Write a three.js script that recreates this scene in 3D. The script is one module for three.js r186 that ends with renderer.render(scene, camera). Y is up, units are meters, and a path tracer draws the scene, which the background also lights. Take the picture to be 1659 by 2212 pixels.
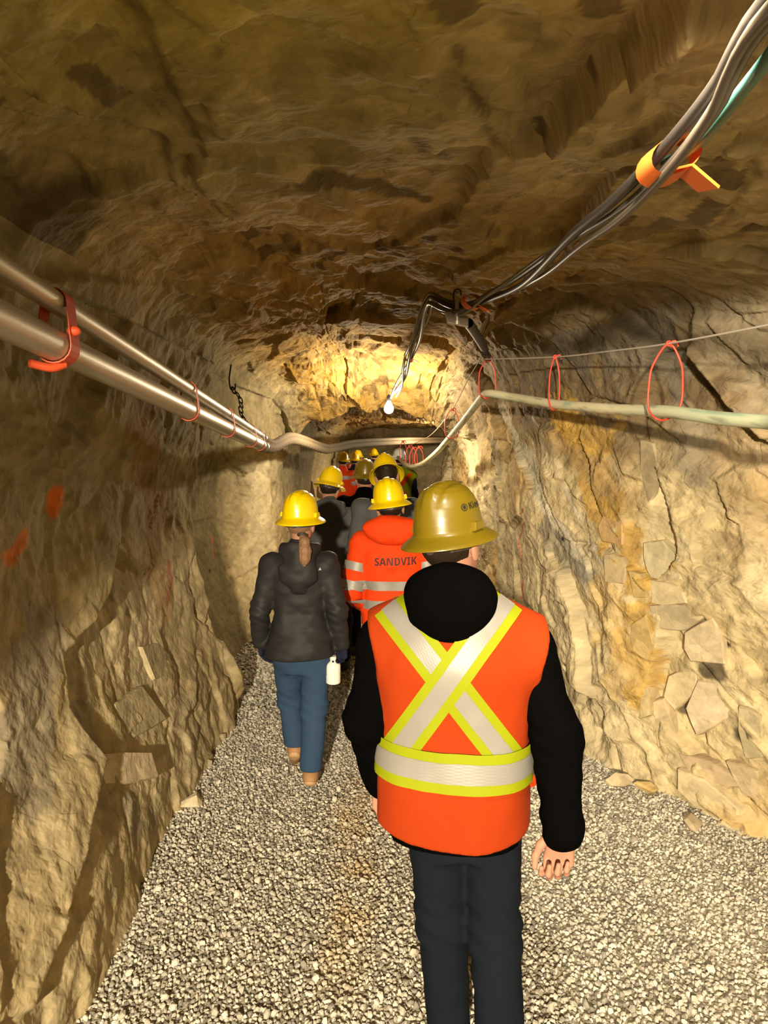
import * as THREE from 'three';
import { mergeGeometries, mergeVertices } from 'three/addons/utils/BufferGeometryUtils.js';
import { ConvexGeometry } from 'three/addons/geometries/ConvexGeometry.js';
import { FontLoader } from 'three/addons/loaders/FontLoader.js';

// ---------------------------------------------------------------- camera, lights, exposure
const W = 1659, H = 2212, FOC = 1560, EYE = 2.0, PITCH = Math.atan((1106 - 958) / FOC);
const scene = new THREE.Scene();
scene.background = new THREE.Color(0x000000);
const camera = new THREE.PerspectiveCamera(2 * Math.atan(H / 2 / FOC) * 180 / Math.PI, W / H, 0.05, 80);
camera.position.set(0, EYE, 0);
camera.rotation.x = -PITCH;
const renderer = new THREE.WebGLRenderer({ antialias: true });
renderer.setSize(W, H);
renderer.toneMapping = THREE.LinearToneMapping;
renderer.toneMappingExposure = 1.0;
renderer.shadowMap.enabled = true;
const LAMP_TINT = new THREE.Color().setRGB(1.0, 0.84, 0.60);
const BULB_I = 10.5, FLOOD_I = 300, NEAR_I = 27, FAR_FILL_I = 26;                     // candela
const FLOOD_POS = new THREE.Vector3(-0.55, 2.6, 3.4), FLOOD_AIM = new THREE.Vector3(0.45, 0.7, -4.6), NEAR_POS = new THREE.Vector3(0.4, 2.86, -1.08), NEAR_AIM = new THREE.Vector3(1.8, 0.75, -3.5);

// ---------------------------------------------------------------- helpers
function mulberry(a) { return () => { a |= 0; a = a + 0x6D2B79F5 | 0; let t = Math.imul(a ^ a >>> 15, 1 | a); t = t + Math.imul(t ^ t >>> 7, 61 | t) ^ t; return ((t ^ t >>> 14) >>> 0) / 4294967296; }; }
const rnd = mulberry(77);
const clamp = (x, a = 0, b = 1) => x < a ? a : x > b ? b : x;
const lerp = (a, b, t) => a + (b - a) * t;
const sstep = (a, b, x) => { const t = clamp((x - a) / (b - a)); return t * t * (3 - 2 * t); };
const V = (x, y, z) => new THREE.Vector3(x, y, z);
function hash2(ix, iy, s) { let h = Math.imul(ix, 374761393) ^ Math.imul(iy, 668265263) ^ Math.imul(s, 1274126177); h = Math.imul(h ^ h >>> 13, 1274126177); h ^= h >>> 16; return (h >>> 0) / 4294967296; }
function hash3(ix, iy, iz, s) { return hash2(ix + Math.imul(iz, 7919), iy - Math.imul(iz, 104729), s); }
function vn2(x, y, s) { const ix = Math.floor(x), iy = Math.floor(y); let fx = x - ix, fy = y - iy; fx = fx * fx * (3 - 2 * fx); fy = fy * fy * (3 - 2 * fy);
  return lerp(lerp(hash2(ix, iy, s), hash2(ix + 1, iy, s), fx), lerp(hash2(ix, iy + 1, s), hash2(ix + 1, iy + 1, s), fx), fy) * 2 - 1; }
function fbm2(x, y, s, o = 4) { let a = 0.5, r = 0; for (let i = 0; i < o; i++) { r += a * vn2(x, y, s + i); x *= 2.03; y *= 2.03; a *= 0.5; } return r; }
function vn3(x, y, z, s) { const ix = Math.floor(x), iy = Math.floor(y), iz = Math.floor(z); let fx = x - ix, fy = y - iy, fz = z - iz; fx = fx * fx * (3 - 2 * fx); fy = fy * fy * (3 - 2 * fy); fz = fz * fz * (3 - 2 * fz);
  const c = (a, b, d) => hash3(ix + a, iy + b, iz + d, s);
  return lerp(lerp(lerp(c(0, 0, 0), c(1, 0, 0), fx), lerp(c(0, 1, 0), c(1, 1, 0), fx), fy), lerp(lerp(c(0, 0, 1), c(1, 0, 1), fx), lerp(c(0, 1, 1), c(1, 1, 1), fx), fy), fz) * 2 - 1; }
// fractured rock: every cell is a tilted facet; returns [height, closeness to a joint 0..1, cell hash]
const _f = [0, 0, 0];
function facet(x, y, s, tilt = 0.9, joint = 0.10) {
  const ix = Math.floor(x), iy = Math.floor(y);
  let d1 = 9, d2 = 9, a1 = 0, b1 = 0, x1 = 0, y1 = 0, a2 = 0, b2 = 0, x2 = 0, y2 = 0;
  for (let j = -1; j <= 1; j++) for (let i = -1; i <= 1; i++) {
    const cx = ix + i, cy = iy + j, dx = cx + hash2(cx, cy, s) - x, dy = cy + hash2(cx, cy, s + 11) - y, d = Math.sqrt(dx * dx + dy * dy);
    if (d < d1) { d2 = d1; a2 = a1; b2 = b1; x2 = x1; y2 = y1; d1 = d; a1 = cx; b1 = cy; x1 = dx; y1 = dy; }
    else if (d < d2) { d2 = d; a2 = cx; b2 = cy; x2 = dx; y2 = dy; }
  }
  const g = (a, b, dx, dy) => hash2(a, b, s + 5) * 2 - 1 + tilt * ((hash2(a, b, s + 6) * 2 - 1) * -dx + (hash2(a, b, s + 7) * 2 - 1) * -dy) * 1.6;
  const h1 = g(a1, b1, x1, y1), h2 = g(a2, b2, x2, y2), e = clamp((d2 - d1) / joint);
  _f[0] = lerp((h1 + h2) / 2, h1, e * e * (3 - 2 * e)); _f[1] = 1 - e; _f[2] = hash2(a1, b1, s + 9);
  return _f;
}
const used = {};
function numbered(n) { if (!(n in used)) { used[n] = 0; return n; } used[n]++; return n + '_' + String(used[n]).padStart(3, '0'); }
function mesh(name, geo, mat, parent, top = false) {
  const m = new THREE.Mesh(geo, mat); m.name = top || parent === scene ? numbered(name) : name; m.castShadow = m.receiveShadow = true; (parent || scene).add(m); return m;
}
function thing(name, label, category, group, pos) {
  const g = new THREE.Group(); g.name = numbered(name); g.userData = { label, category }; if (group) g.userData.group = group; if (pos) g.position.copy(pos); scene.add(g); return g;
}
function tagged(m, label, category, group) { m.userData = { label, category }; if (group) m.userData.group = group; return m; }
// pixel of the photograph + depth along the view axis -> world
const cp = Math.cos(PITCH), sp = Math.sin(PITCH);
function ray(px, py) { const x = (px - W / 2) / FOC, y = -(py - H / 2) / FOC; return V(x, y * cp - sp, -(cp + y * sp)); }
function at(px, py, d) { return ray(px, py).multiplyScalar(d).add(V(0, EYE, 0)); }
function tube(points, r, seg = 64, rad = 10, closed = false) { return new THREE.TubeGeometry(new THREE.CatmullRomCurve3(points, closed, 'catmullrom', 0.5), seg, r, rad, closed); }
const lin = (r, g, b) => new THREE.Color().setRGB(r, g, b);

// ---------------------------------------------------------------- textures
function dataTex(n, fn, srgb, rep) {
  const d = new Uint8Array(n * n * 4);
  for (let j = 0; j < n; j++) for (let i = 0; i < n; i++) { const c = fn(i / n, j / n), k = (j * n + i) * 4; d[k] = clamp(c[0]) * 255; d[k + 1] = clamp(c[1]) * 255; d[k + 2] = clamp(c[2]) * 255; d[k + 3] = 255; }
  const t = new THREE.DataTexture(d, n, n); t.wrapS = t.wrapT = THREE.RepeatWrapping; t.magFilter = THREE.LinearFilter; t.minFilter = THREE.LinearFilter; if (srgb) t.colorSpace = THREE.SRGBColorSpace; if (rep) t.repeat.set(rep, rep); t.needsUpdate = true; return t;
}
function pn(u, v, f, s) { // periodic value noise
  const x = u * f, y = v * f, ix = Math.floor(x), iy = Math.floor(y); let fx = x - ix, fy = y - iy; fx = fx * fx * (3 - 2 * fx); fy = fy * fy * (3 - 2 * fy); const m = k => ((k % f) + f) % f;
  return lerp(lerp(hash2(m(ix), m(iy), s), hash2(m(ix + 1), m(iy), s), fx), lerp(hash2(m(ix), m(iy + 1), s), hash2(m(ix + 1), m(iy + 1), s), fx), fy);
}
function pfbm(u, v, f, o, s) { let a = 0.5, r = 0, w = 0; for (let i = 0; i < o; i++) { r += a * pn(u, v, f, s + i); w += a; f *= 2; a *= 0.55; } return r / w; }
// flat triangular facets that meet without steps: crumpled rock (m wraps the lattice for a tiling texture)
function tri(x, y, s, m = k => k) { const ix = Math.floor(x), iy = Math.floor(y), fx = x - ix, fy = y - iy, H = (a, b) => hash2(m(ix + a), m(iy + b), s) * 2 - 1, p = H(0, 0), q = H(1, 0), r = H(0, 1), t = H(1, 1); if (hash2(m(ix), m(iy), s + 3) < 0.5) return fx > fy ? p + fx * (q - p) + fy * (t - q) : p + fy * (r - p) + fx * (t - r); return fx + fy < 1 ? p + fx * (q - p) + fy * (r - p) : t + (1 - fx) * (r - t) + (1 - fy) * (q - t); }
const _p = [0, 0, 0];
function pfacet(u, v, f, s, tilt) { // periodic fractured facets: height, joint, tone
  const x = u * f, y = v * f, ix = Math.floor(x), iy = Math.floor(y), m = k => ((k % f) + f) % f; let d1 = 9, d2 = 9, a = 0, b = 0, ex = 0, ey = 0;
  for (let j = -1; j <= 1; j++) for (let i = -1; i <= 1; i++) { const cx = m(ix + i), cy = m(iy + j), dx = ix + i + hash2(cx, cy, s) - x, dy = iy + j + hash2(cx, cy, s + 1) - y, d = dx * dx + dy * dy; if (d < d1) { d2 = d1; d1 = d; a = cx; b = cy; ex = dx; ey = dy; } else if (d < d2) d2 = d; }
  _p[0] = (hash2(a, b, s + 2) * 2 - 1) * 0.16 + tilt * ((hash2(a, b, s + 3) * 2 - 1) * ex + (hash2(a, b, s + 4) * 2 - 1) * ey); _p[1] = 1 - clamp((Math.sqrt(d2) - Math.sqrt(d1)) / 0.12); _p[2] = hash2(a, b, s + 5); return _p;
}
const TN = 1024, rockH = new Float32Array(TN * TN * 4), toneArr = new Float32Array(TN * TN);
for (let j = 0; j < TN; j++) for (let i = 0; i < TN; i++) {
  let u = i / TN, v = j / TN; const wx = 0.012 * (pfbm(u, v, 8, 3, 71) - 0.5), wy = 0.012 * (pfbm(u, v, 8, 3, 72) - 0.5); u += wx + 1; v += wy + 1;
  const md = q => k => ((k % q) + q) % q; let f = pfacet(u, v, 13, 201, 1.3); let h = 0.05 * f[0], tone = 0.35 * (f[2] - 0.5), jt = f[1] * 0.5; f = pfacet(u, v, 34, 211, 1.5); tone += 0.30 * (f[2] - 0.5); h += 0.20 * tri(u * 14, v * 14, 231, md(14)) + 0.15 * tri(u * 33, v * 33, 241, md(33)) + 0.085 * tri(u * 71, v * 71, 251, md(71)) + 0.045 * tri(u * 150, v * 150, 261, md(150));
  h += 0.5 * (pfbm(u, v, 12, 6, 3) - 0.5); const k = (j * TN + i) * 4; rockH[k] = rockH[k + 1] = rockH[k + 2] = 0.5 + 0.6 * h; rockH[k + 3] = 1; toneArr[j * TN + i] = tone - 0.04 * jt;
}
const rockBump = new THREE.DataTexture(rockH, TN, TN, THREE.RGBAFormat, THREE.FloatType); rockBump.wrapS = rockBump.wrapT = THREE.RepeatWrapping; rockBump.magFilter = rockBump.minFilter = THREE.LinearFilter; rockBump.needsUpdate = true;
const rockGrain = dataTex(TN, (u, v) => { const t = toneArr[Math.round(v * TN) * TN + Math.round(u * TN)], a = pfbm(u, v, 40, 4, 91), b = pfbm(u, v, 5, 4, 17); const c = 0.86 + 0.26 * t + 0.14 * (a - 0.5) + 0.16 * (b - 0.5); return [c * 1.01, c, c * 0.98]; }, true);
const gravelBump = dataTex(1024, (u, v) => { const a = pfbm(u, v, 60, 3, 5); return [a, a, a]; }, false);
const clothBump = dataTex(512, (u, v) => { const a = 0.5 + 0.25 * Math.sin(u * 512 * 0.7853) * Math.sin(v * 512 * 0.7853) + 0.3 * (pfbm(u, v, 40, 3, 8) - 0.5); return [a, a, a]; }, false);

// ---------------------------------------------------------------- lamps
function pointLamp(pos, I, r = 2.5) { const l = new THREE.PointLight(LAMP_TINT, I, 0, 2); l.position.copy(pos); l.castShadow = true; l.shadow.radius = r; l.name = 'lamp_light'; return l; }

// ---------------------------------------------------------------- the tunnel: one swept cross-section, split into walls and ceiling
const ST = [ // depth, left base, left mid, left high, height, right high, right mid, right base
  [-7.0, 1.20, 1.40, 1.35, 2.95, 2.20, 2.25, 2.10], [-4.0, 1.20, 1.40, 1.35, 2.95, 2.40, 2.45, 2.30], [-1.0, 1.18, 1.36, 1.20, 2.85, 2.45, 2.50, 2.40], [-0.1, 1.18, 1.08, 0.88, 2.645, 2.45, 2.50, 2.40], [0.35, 1.18, 1.08, 0.88, 2.645, 2.45, 2.50, 2.40], [0.85, 1.15, 1.38, 1.32, 2.97, 2.45, 2.50, 2.40], [1.5, 1.08, 1.38, 1.32, 2.92, 2.45, 2.55, 2.45],  // unseen roof lip and left-wall rib, shaped to shade the rock ahead
  [2.5, 1.02, 1.36, 1.28, 2.92, 2.40, 2.55, 2.50], [3.0, 1.05, 1.35, 1.27, 2.93, 2.10, 2.22, 2.22], [3.5, 1.08, 1.36, 1.27, 2.93, 1.80, 1.88, 1.86], [4.3, 1.07, 1.36, 1.26, 2.92, 1.36, 1.33, 1.27],
  [5.0, 1.05, 1.36, 1.25, 2.91, 1.08, 1.06, 1.10], [5.3, 1.06, 1.36, 1.26, 2.90, 1.03, 1.00, 1.06], [5.55, 1.45, 1.70, 1.50, 2.90, 1.0, 0.98, 1.02], [6.6, 1.42, 1.70, 1.50, 2.90, 0.96, 0.95, 0.98],
  [7.2, 1.38, 1.62, 1.45, 2.88, 0.92, 0.90, 0.93], [7.9, 1.08, 1.18, 1.18, 2.76, 0.88, 0.88, 0.90], [8.4, 1.06, 1.15, 1.15, 2.54, 0.88, 0.88, 0.88], [8.8, 1.05, 1.15, 1.15, 2.31, 0.88, 0.85, 0.86], [9.3, 1.05, 1.15, 1.15, 2.50, 0.86, 0.80, 0.82],
  [10, 1.05, 1.15, 1.12, 2.60, 0.85, 0.76, 0.78], [12, 1.15, 1.20, 1.15, 2.55, 1.05, 0.95, 0.95], [14, 1.25, 1.30, 1.20, 2.5, 1.5, 1.5, 1.4], [18, 1.1, 1.2, 1.1, 2.45, 3.0, 3.0, 3.0], [22.5, 0.9, 1.0, 1.0, 2.4, 4.0, 4.0, 4.0]];
function station(z) { let i = 0; while (i < ST.length - 2 && ST[i + 1][0] < z) i++; const a = ST[i], b = ST[i + 1], t = clamp((z - a[0]) / (b[0] - a[0])); const s = []; for (let k = 1; k < 8; k++) s.push(lerp(a[k], b[k], t)); return s; }
function section(z) {
  const [lb, lm, lh, h, rh, rm, rb] = station(z), yh = Math.min(2.05, h - 0.52), lf = (a, b, t) => a + (b - a) * t;
  return [[-lb, -0.25], [-lf(lb, lm, 0.2), 0.35], [-lf(lb, lm, 0.72), 0.92], [-lm, 1.5], [-lh, yh], [-(lh - 0.13), h - 0.26], [-lh * 0.48, h - 0.05], [lf(-lh, rh, 0.5), h], [rh * 0.5, h - 0.05], [rh - 0.14, h - 0.26], [rh, yh], [rm, 1.5], [lf(rm, rb, 0.6), 0.8], [rb, -0.25]];
}
function crom(p0, p1, p2, p3, t) { return 0.5 * (2 * p1 + (p2 - p0) * t + (2 * p0 - 5 * p1 + 4 * p2 - p3) * t * t + (3 * p1 - p0 - 3 * p2 + p3) * t * t * t); }
function onSection(c, v) { const n = c.length - 1, i = Math.min(n - 1, Math.max(0, Math.floor(v))), t = v - i, a = c[Math.max(0, i - 1)], b = c[i], d = c[i + 1], e = c[Math.min(n, i + 2)]; return [crom(a[0], b[0], d[0], e[0], t), crom(a[1], b[1], d[1], e[1], t)]; }
const ARC = (() => { const c = section(3.6), a = [0]; let p = onSection(c, 0); for (let i = 1; i <= 13 * 20; i++) { const q = onSection(c, i / 20); a.push(a[i - 1] + Math.hypot(q[0] - p[0], q[1] - p[1])); p = q; } return a; })();
function arc(v) { const x = clamp(v * 20, 0, 13 * 20 - 1e-6), i = Math.floor(x); return lerp(ARC[i], ARC[i + 1], x - i); }
const ZS = (() => { const z = []; let q = -7; while (q < 22.4) { z.push(q); let d = q < 0.8 ? 0.07 : q < 2.3 ? 0.013 : q < 6 ? 0.0031 * q : q < 8.2 ? 0.0044 * q : q < 9.4 ? 0.03 : 0.0085 * q; if (q > 5.25 && q < 5.6) d *= 0.5; if (q > 7.1 && q < 7.9) d *= 0.6; q += d; } z.push(22.5); return z; })();
const SECT = ZS.map(section), SECA = ZS.map(z => section(z - 0.12)), SECB = ZS.map(z => section(z + 0.12));

// colours of the rock (linear)
const C = { cream: [0.70, 0.585, 0.345], pale: [0.78, 0.695, 0.46], ochre: [0.50, 0.31, 0.085], grey: [0.33, 0.29, 0.21], dark: [0.13, 0.095, 0.05], brown: [0.30, 0.20, 0.095], olive: [0.22, 0.175, 0.045], red: [0.55, 0.07, 0.04], orange: [0.65, 0.14, 0.02], rust: [0.36, 0.19, 0.05] };
function mix3(c, d, t) { c[0] = lerp(c[0], d[0], t); c[1] = lerp(c[1], d[1], t); c[2] = lerp(c[2], d[2], t); }
function rockShape(u, w, v) {
  const right = sstep(7.2, 9.6, v), left = 1 - sstep(3.6, 6.0, v), top = clamp(1 - right - left);
  const th = right > 0.5 ? -0.95 : left > 0.5 ? 0.8 : 0.25, sx = left > 0.5 ? 1.35 : 1, c = Math.cos(th), s = Math.sin(th);
  const wu = u + 0.05 * vn2(u * 1.7, w * 1.7, 301), ww = w + 0.05 * vn2(u * 1.7, w * 1.7, 302);
  const a = c * wu + s * ww, b = -s * wu + c * ww;
  let f = facet(a / 0.85, b / (0.5 * sx), 1, 0.9, 0.06); const h1 = f[0], j1 = f[1], k1 = f[2];
  f = facet(a / 0.27 + 5, b / (0.17 * sx), 2, 1.1, 0.09); const h2 = f[0], j2 = f[1], k2 = f[2];
  const h3 = 0.9 * tri(a / 0.11, b / 0.075 + 9, 3) + 0.5 * tri(a / 0.05, b / 0.04, 13), k3 = hash2(Math.floor(a / 0.11), Math.floor(b / 0.075 + 9), 17); const tf = 0.8 * tri(a / 0.26, b / 0.18, 23);
  const rough = 0.5 + 0.5 * vn2(u * 0.9 + 4, w * 0.9, 311), n = fbm2(u * 9, w * 9, 330, 5);
  const lump = fbm2(u * 1.1, w * 1.4, 350, 3);
  const alc = left * sstep(5.45, 5.7, u) * sstep(7.4, 7.1, u), A1 = 0.055 * right + 0.034 * left * (1 - 0.6 * alc) + 0.05 * top, A2 = (0.030 * right + 0.015 * left * (1 - 0.6 * alc) + 0.026 * top) * (0.6 + 0.8 * rough), A3 = (0.017 * right + 0.008 * left + 0.014 * top) * (0.3 + 1.1 * rough);
  let d = 0.07 + A1 * h1 + A2 * (0.55 * h2 + 0.75 * tf) + A3 * h3 + 0.012 * n + 0.05 * lump * (top + 0.6);
  d += (0.026 - 0.016 * left) * j1 * (0.4 + 0.6 * hash2(Math.floor(k1 * 999), 1, 5)) + 0.004 * j2 * rough;
  if (left > 0.5) d -= 0.10 * sstep(1.1, 0.0, w) * (0.5 + 0.8 * Math.abs(h1));       // fallen rubble at the foot of the left wall
  return [d, j1, k1, j2, k2, k3, n, lump, rough, h1];
}
function rockColour(u, w, v, S, y) {
  const [d, j1, k1, j2, k2, k3, n, lump] = S, right = sstep(8.0, 9.4, v), left = 1 - sstep(4.6, 5.6, v), top = clamp(1 - right - left);
  const big = fbm2(u * 0.8 + 3, w * 0.8, 410, 4), och = fbm2(u * 0.9, w * 1.3 + 7, 430, 4);
  const c = [0, 0, 0]; c[0] = C.cream[0]; c[1] = C.cream[1]; c[2] = C.cream[2];
  mix3(c, C.pale, 0.6 * sstep(0.45, 0.9, k2));
  mix3(c, C.grey, (0.55 - 0.2 * right) * sstep(0.15, 0.5, big) + 0.2 * sstep(0.8, 0.95, k1));
  mix3(c, C.ochre, 0.8 * sstep(0.12, 0.42, och) * (0.5 + 0.5 * k2));
  mix3(c, C.brown, (0.4 - 0.2 * right) * sstep(0.7, 1, k3) * sstep(-0.1, 0.4, lump));
  if (top > 0) { const e = [0.56, 0.45, 0.25]; mix3(e, [0.44, 0.365, 0.075], 0.85 * sstep(3.0, 1.6, u + 0.7 * big) * sstep(7.4, 6.4, v + 0.4 * och)); mix3(e, [0.30, 0.25, 0.085], 0.7 * sstep(-0.1, 0.4, big)); mix3(e, C.cream, 0.16 * sstep(0.55, 0.95, k2)); mix3(e, [0.44, 0.245, 0.03], 0.95 * sstep(2.4, 4.4, u + 0.8 * och) * (0.6 + 0.4 * k3)); mix3(e, C.dark, 0.75 * sstep(0.72, 0.9, k1 * 0.5 + k3 * 0.5 + 0.2 * och)); mix3(c, e, top); }
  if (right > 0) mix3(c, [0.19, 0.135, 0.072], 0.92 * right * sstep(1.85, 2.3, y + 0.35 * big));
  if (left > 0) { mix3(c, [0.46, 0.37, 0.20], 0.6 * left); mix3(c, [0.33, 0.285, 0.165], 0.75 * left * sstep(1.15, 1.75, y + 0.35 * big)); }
  if (left > 0) mix3(c, [0.17, 0.145, 0.072], 0.9 * left * sstep(5.35, 5.6, u) * sstep(7.3, 7.1, u)); if (u > 8.0) mix3(c, C.brown, 0.45 * sstep(8.2, 9.5, u) * sstep(1.7, 2.3, y));  // alcove rock is grey-green, with its shade put into the colour too
  mix3(c, C.dark, (0.22 - 0.12 * left) * j1 * sstep(0.45, 0.8, k1));
  const t = 1 + 0.16 * n + 0.12 * (k2 - 0.5); c[0] *= t; c[1] *= t; c[2] *= t;
  return c;
}
const walls = {};
function buildShell(key, v0, v1, nv) {
  const nz = ZS.length, P = new Float32Array(nz * (nv + 1) * 3), U = new Float32Array(nz * (nv + 1) * 2), Cc = new Float32Array(nz * (nv + 1) * 3), PX = new Float32Array(nz * (nv + 1) * 2), N = new Float32Array(nz * (nv + 1) * 3);
  for (let i = 0; i < nz; i++) for (let j = 0; j <= nv; j++) {
    const v = lerp(v0, v1, j / nv), z = ZS[i], w = arc(v), p = onSection(SECT[i], v);
    const q0 = onSection(SECT[i], Math.max(0, v - 0.12)), q1 = onSection(SECT[i], Math.min(13, v + 0.12)), pa = onSection(SECA[i], v), pb = onSection(SECB[i], v);
    const tv = V(q1[0] - q0[0], q1[1] - q0[1], 0), tz = V(pb[0] - pa[0], pb[1] - pa[1], -0.24), nn = tv.cross(tz).normalize();   // points into the tunnel for this winding or out: fix by the axis
    const inward = nn.x * (0.2 - p[0]) + nn.y * (1.3 - p[1]); if (inward > 0) nn.negate();
    const S = rockShape(z, w, v), k = i * (nv + 1) + j, d = S[0];
    P[k * 3] = p[0] + nn.x * d; P[k * 3 + 1] = p[1] + nn.y * d; P[k * 3 + 2] = -z + nn.z * d;
    N[k * 3] = -nn.x; N[k * 3 + 1] = -nn.y; N[k * 3 + 2] = -nn.z;
    U[k * 2] = z / 1.6; U[k * 2 + 1] = w / 1.6;
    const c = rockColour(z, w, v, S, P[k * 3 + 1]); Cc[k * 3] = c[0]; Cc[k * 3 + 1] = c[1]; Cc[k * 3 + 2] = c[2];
    const X = P[k * 3], Y = P[k * 3 + 1] - EYE, Z = P[k * 3 + 2], dep = -(Z * cp + Y * sp), up = Y * cp - Z * sp;
    PX[k * 2] = dep > 0.3 ? W / 2 + FOC * X / dep : -1e5; PX[k * 2 + 1] = dep > 0.3 ? H / 2 - FOC * up / dep : -1e5;
  }
  const idx = []; for (let i = 0; i < nz - 1; i++) for (let j = 0; j < nv; j++) { const a = i * (nv + 1) + j, b = a + 1, c = a + nv + 1, d = c + 1; idx.push(a, b, c, b, d, c); }
  walls[key] = { P, U, Cc, PX, N, idx, nv, nz };
}
buildShell('left', 0, 5, 270); buildShell('top', 5, 9, 270); buildShell('right', 9, 13, 400);
function pick(key, px, py) { // nearest grid point of that wall to a place in the photograph, the front one if several
  const w = walls[key]; let best = -1, bd = 1e9; for (let k = 0; k < w.PX.length / 2; k++) { const dx = w.PX[k * 2] - px, dy = w.PX[k * 2 + 1] - py, d = dx * dx + dy * dy + w.P[k * 3 + 2] * w.P[k * 3 + 2] * 0.6; if (d < bd) { bd = d; best = k; } }
  return { p: V(w.P[best * 3], w.P[best * 3 + 1], w.P[best * 3 + 2]), n: V(w.N[best * 3], w.N[best * 3 + 1], w.N[best * 3 + 2]), k: best };
}
// veins, stains, sprayed survey marks and painted shade of hollows: lines that lie on the wall itself
function veinOrShade(key, pts, width, col, strength, seed, ragged = 0.5) {
  const w = walls[key], q = pts.map(a => pick(key, a[0], a[1]).p), box = new THREE.Box3().setFromPoints(q).expandByScalar(width * 1.6), p = V(0, 0, 0), ln = new THREE.Line3(), o = V(0, 0, 0);
  for (let k = 0; k < w.P.length / 3; k++) {
    p.set(w.P[k * 3], w.P[k * 3 + 1], w.P[k * 3 + 2]); if (!box.containsPoint(p)) continue;
    let d = 1e9; if (q.length === 1) d = p.distanceTo(q[0]); for (let i = 0; i < q.length - 1; i++) { ln.set(q[i], q[i + 1]); ln.closestPointToPoint(p, true, o); d = Math.min(d, p.distanceTo(o)); }
    const e = d / width + ragged * fbm2(w.U[k * 2] * 14, w.U[k * 2 + 1] * 14, seed, 4), t = strength * (1 - sstep(0.55, 1.0, e)); if (t <= 0) continue;
    for (let m = 0; m < 3; m++) w.Cc[k * 3 + m] = lerp(w.Cc[k * 3 + m], col[m], t);
  }
}
const WHITE = [0.74, 0.70, 0.58], PALEY = [0.72, 0.62, 0.40], GOLD = [0.62, 0.40, 0.10], SLATE = [0.20, 0.19, 0.16], TAN = [0.40, 0.29, 0.16];
veinOrShade('right', [[1330, 1340], [1260, 1500], [1290, 1640]], 0.42, PALEY, 0.75, 1); veinOrShade('right', [[1150, 1180], [1140, 1330], [1230, 1250]], 0.40, PALEY, 0.7, 2);
veinOrShade('right', [[1400, 1330], [1480, 1500], [1560, 1650]], 0.34, C.cream, 0.8, 12);
veinOrShade('right', [[1085, 890], [1140, 990], [1195, 1120], [1262, 1240]], 0.095, [0.66, 0.62, 0.47], 0.92, 3, 0.25);
veinOrShade('right', [[1150, 900], [1220, 1060], [1300, 1220]], 0.018, WHITE, 0.7, 4, 0.3);
veinOrShade('right', [[1170, 1140], [1215, 1190], [1275, 1250]], 0.10, SLATE, 0.65, 5, 0.9);
veinOrShade('right', [[1060, 960], [1080, 1090]], 0.13, C.grey, 0.6, 15, 0.9);
veinOrShade('right', [[1200, 900], [1320, 1110], [1370, 1250], [1385, 1400], [1370, 1500]], 0.15, GOLD, 0.85, 6, 1.7);
veinOrShade('right', [[1230, 930], [1290, 960]], 0.17, GOLD, 0.75, 16, 1.5); veinOrShade('right', [[1300, 1300], [1330, 1450]], 0.2, [0.70, 0.50, 0.20], 0.6, 41, 1.8); for (const [k, h] of [['right', [1280, 1022]], ['right', [1068, 1052]], ['right', [1572, 1393]], ['right', [1215, 1165]], ['left', [453, 1233]]]) veinOrShade(k, [h], 0.022, [0.012, 0.01, 0.008], 1, 40, 0.2); for (const h of [[1520, 1436], [1545, 1442], [1600, 1590], [1480, 1525]]) veinOrShade('right', [h], 0.06, [0.10, 0.08, 0.05], 0.9, 42, 1.2);  // dots and dark patches: shade of drill holes and hollows put into the colour
veinOrShade('right', [[1190, 960], [1260, 1000], [1310, 1050]], 0.12, TAN, 0.6, 7, 0.9);
veinOrShade('right', [[1480, 900], [1500, 1000]], 0.13, C.grey, 0.7, 8, 0.9);
veinOrShade('right', [[1600, 900], [1600, 1000], [1640, 1150]], 0.22, TAN, 0.5, 9, 0.7);
veinOrShade('right', [[1180, 620], [1280, 700], [1400, 740]], 0.30, SLATE, 0.6, 10, 0.9);
veinOrShade('right', [[1560, 640], [1640, 800]], 0.28, C.grey, 0.6, 11, 0.9);
veinOrShade('right', [[1130, 1100], [1128, 1150], [1120, 1165], [1128, 1215], [1130, 1290]], 0.016, C.red, 0.75, 20, 0.5);
veinOrShade('right', [[1100, 920], [1116, 985], [1128, 1060]], 0.02, [0.42, 0.13, 0.09], 0.45, 21, 0.7);
veinOrShade('right', [[945, 1015], [950, 1030]], 0.10, [0.35, 0.05, 0.04], 0.6, 22, 0.7);
veinOrShade('left', [[365, 1215], [370, 1260], [360, 1300]], 0.028, C.red, 0.7, 23, 0.5); veinOrShade('left', [[457, 1160], [459, 1200]], 0.022, C.orange, 0.7, 24, 0.5);
veinOrShade('left', [[120, 1072], [117, 1095]], 0.055, [0.9, 0.2, 0.02], 0.85, 25, 0.6); veinOrShade('left', [[55, 1165], [15, 1205]], 0.06, [0.85, 0.2, 0.02], 0.75, 26, 0.7);
veinOrShade('left', [[90, 1380], [60, 1560], [80, 1680]], 0.20, C.grey, 0.8, 27, 0.6); veinOrShade('left', [[180, 1560], [210, 1700]], 0.11, C.grey, 0.7, 28, 0.8); veinOrShade('left', [[280, 1740], [330, 1760]], 0.13, C.grey, 0.8, 29, 0.7);
veinOrShade('left', [[300, 1420], [380, 1560], [330, 1650]], 0.34, PALEY, 0.6, 30, 0.7); veinOrShade('left', [[300, 900], [340, 1120], [350, 1280]], 0.22, C.rust, 0.5, 31, 0.8); veinOrShade('left', [[180, 960], [230, 1100], [230, 1240]], 0.16, C.grey, 0.6, 33, 0.8);
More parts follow.
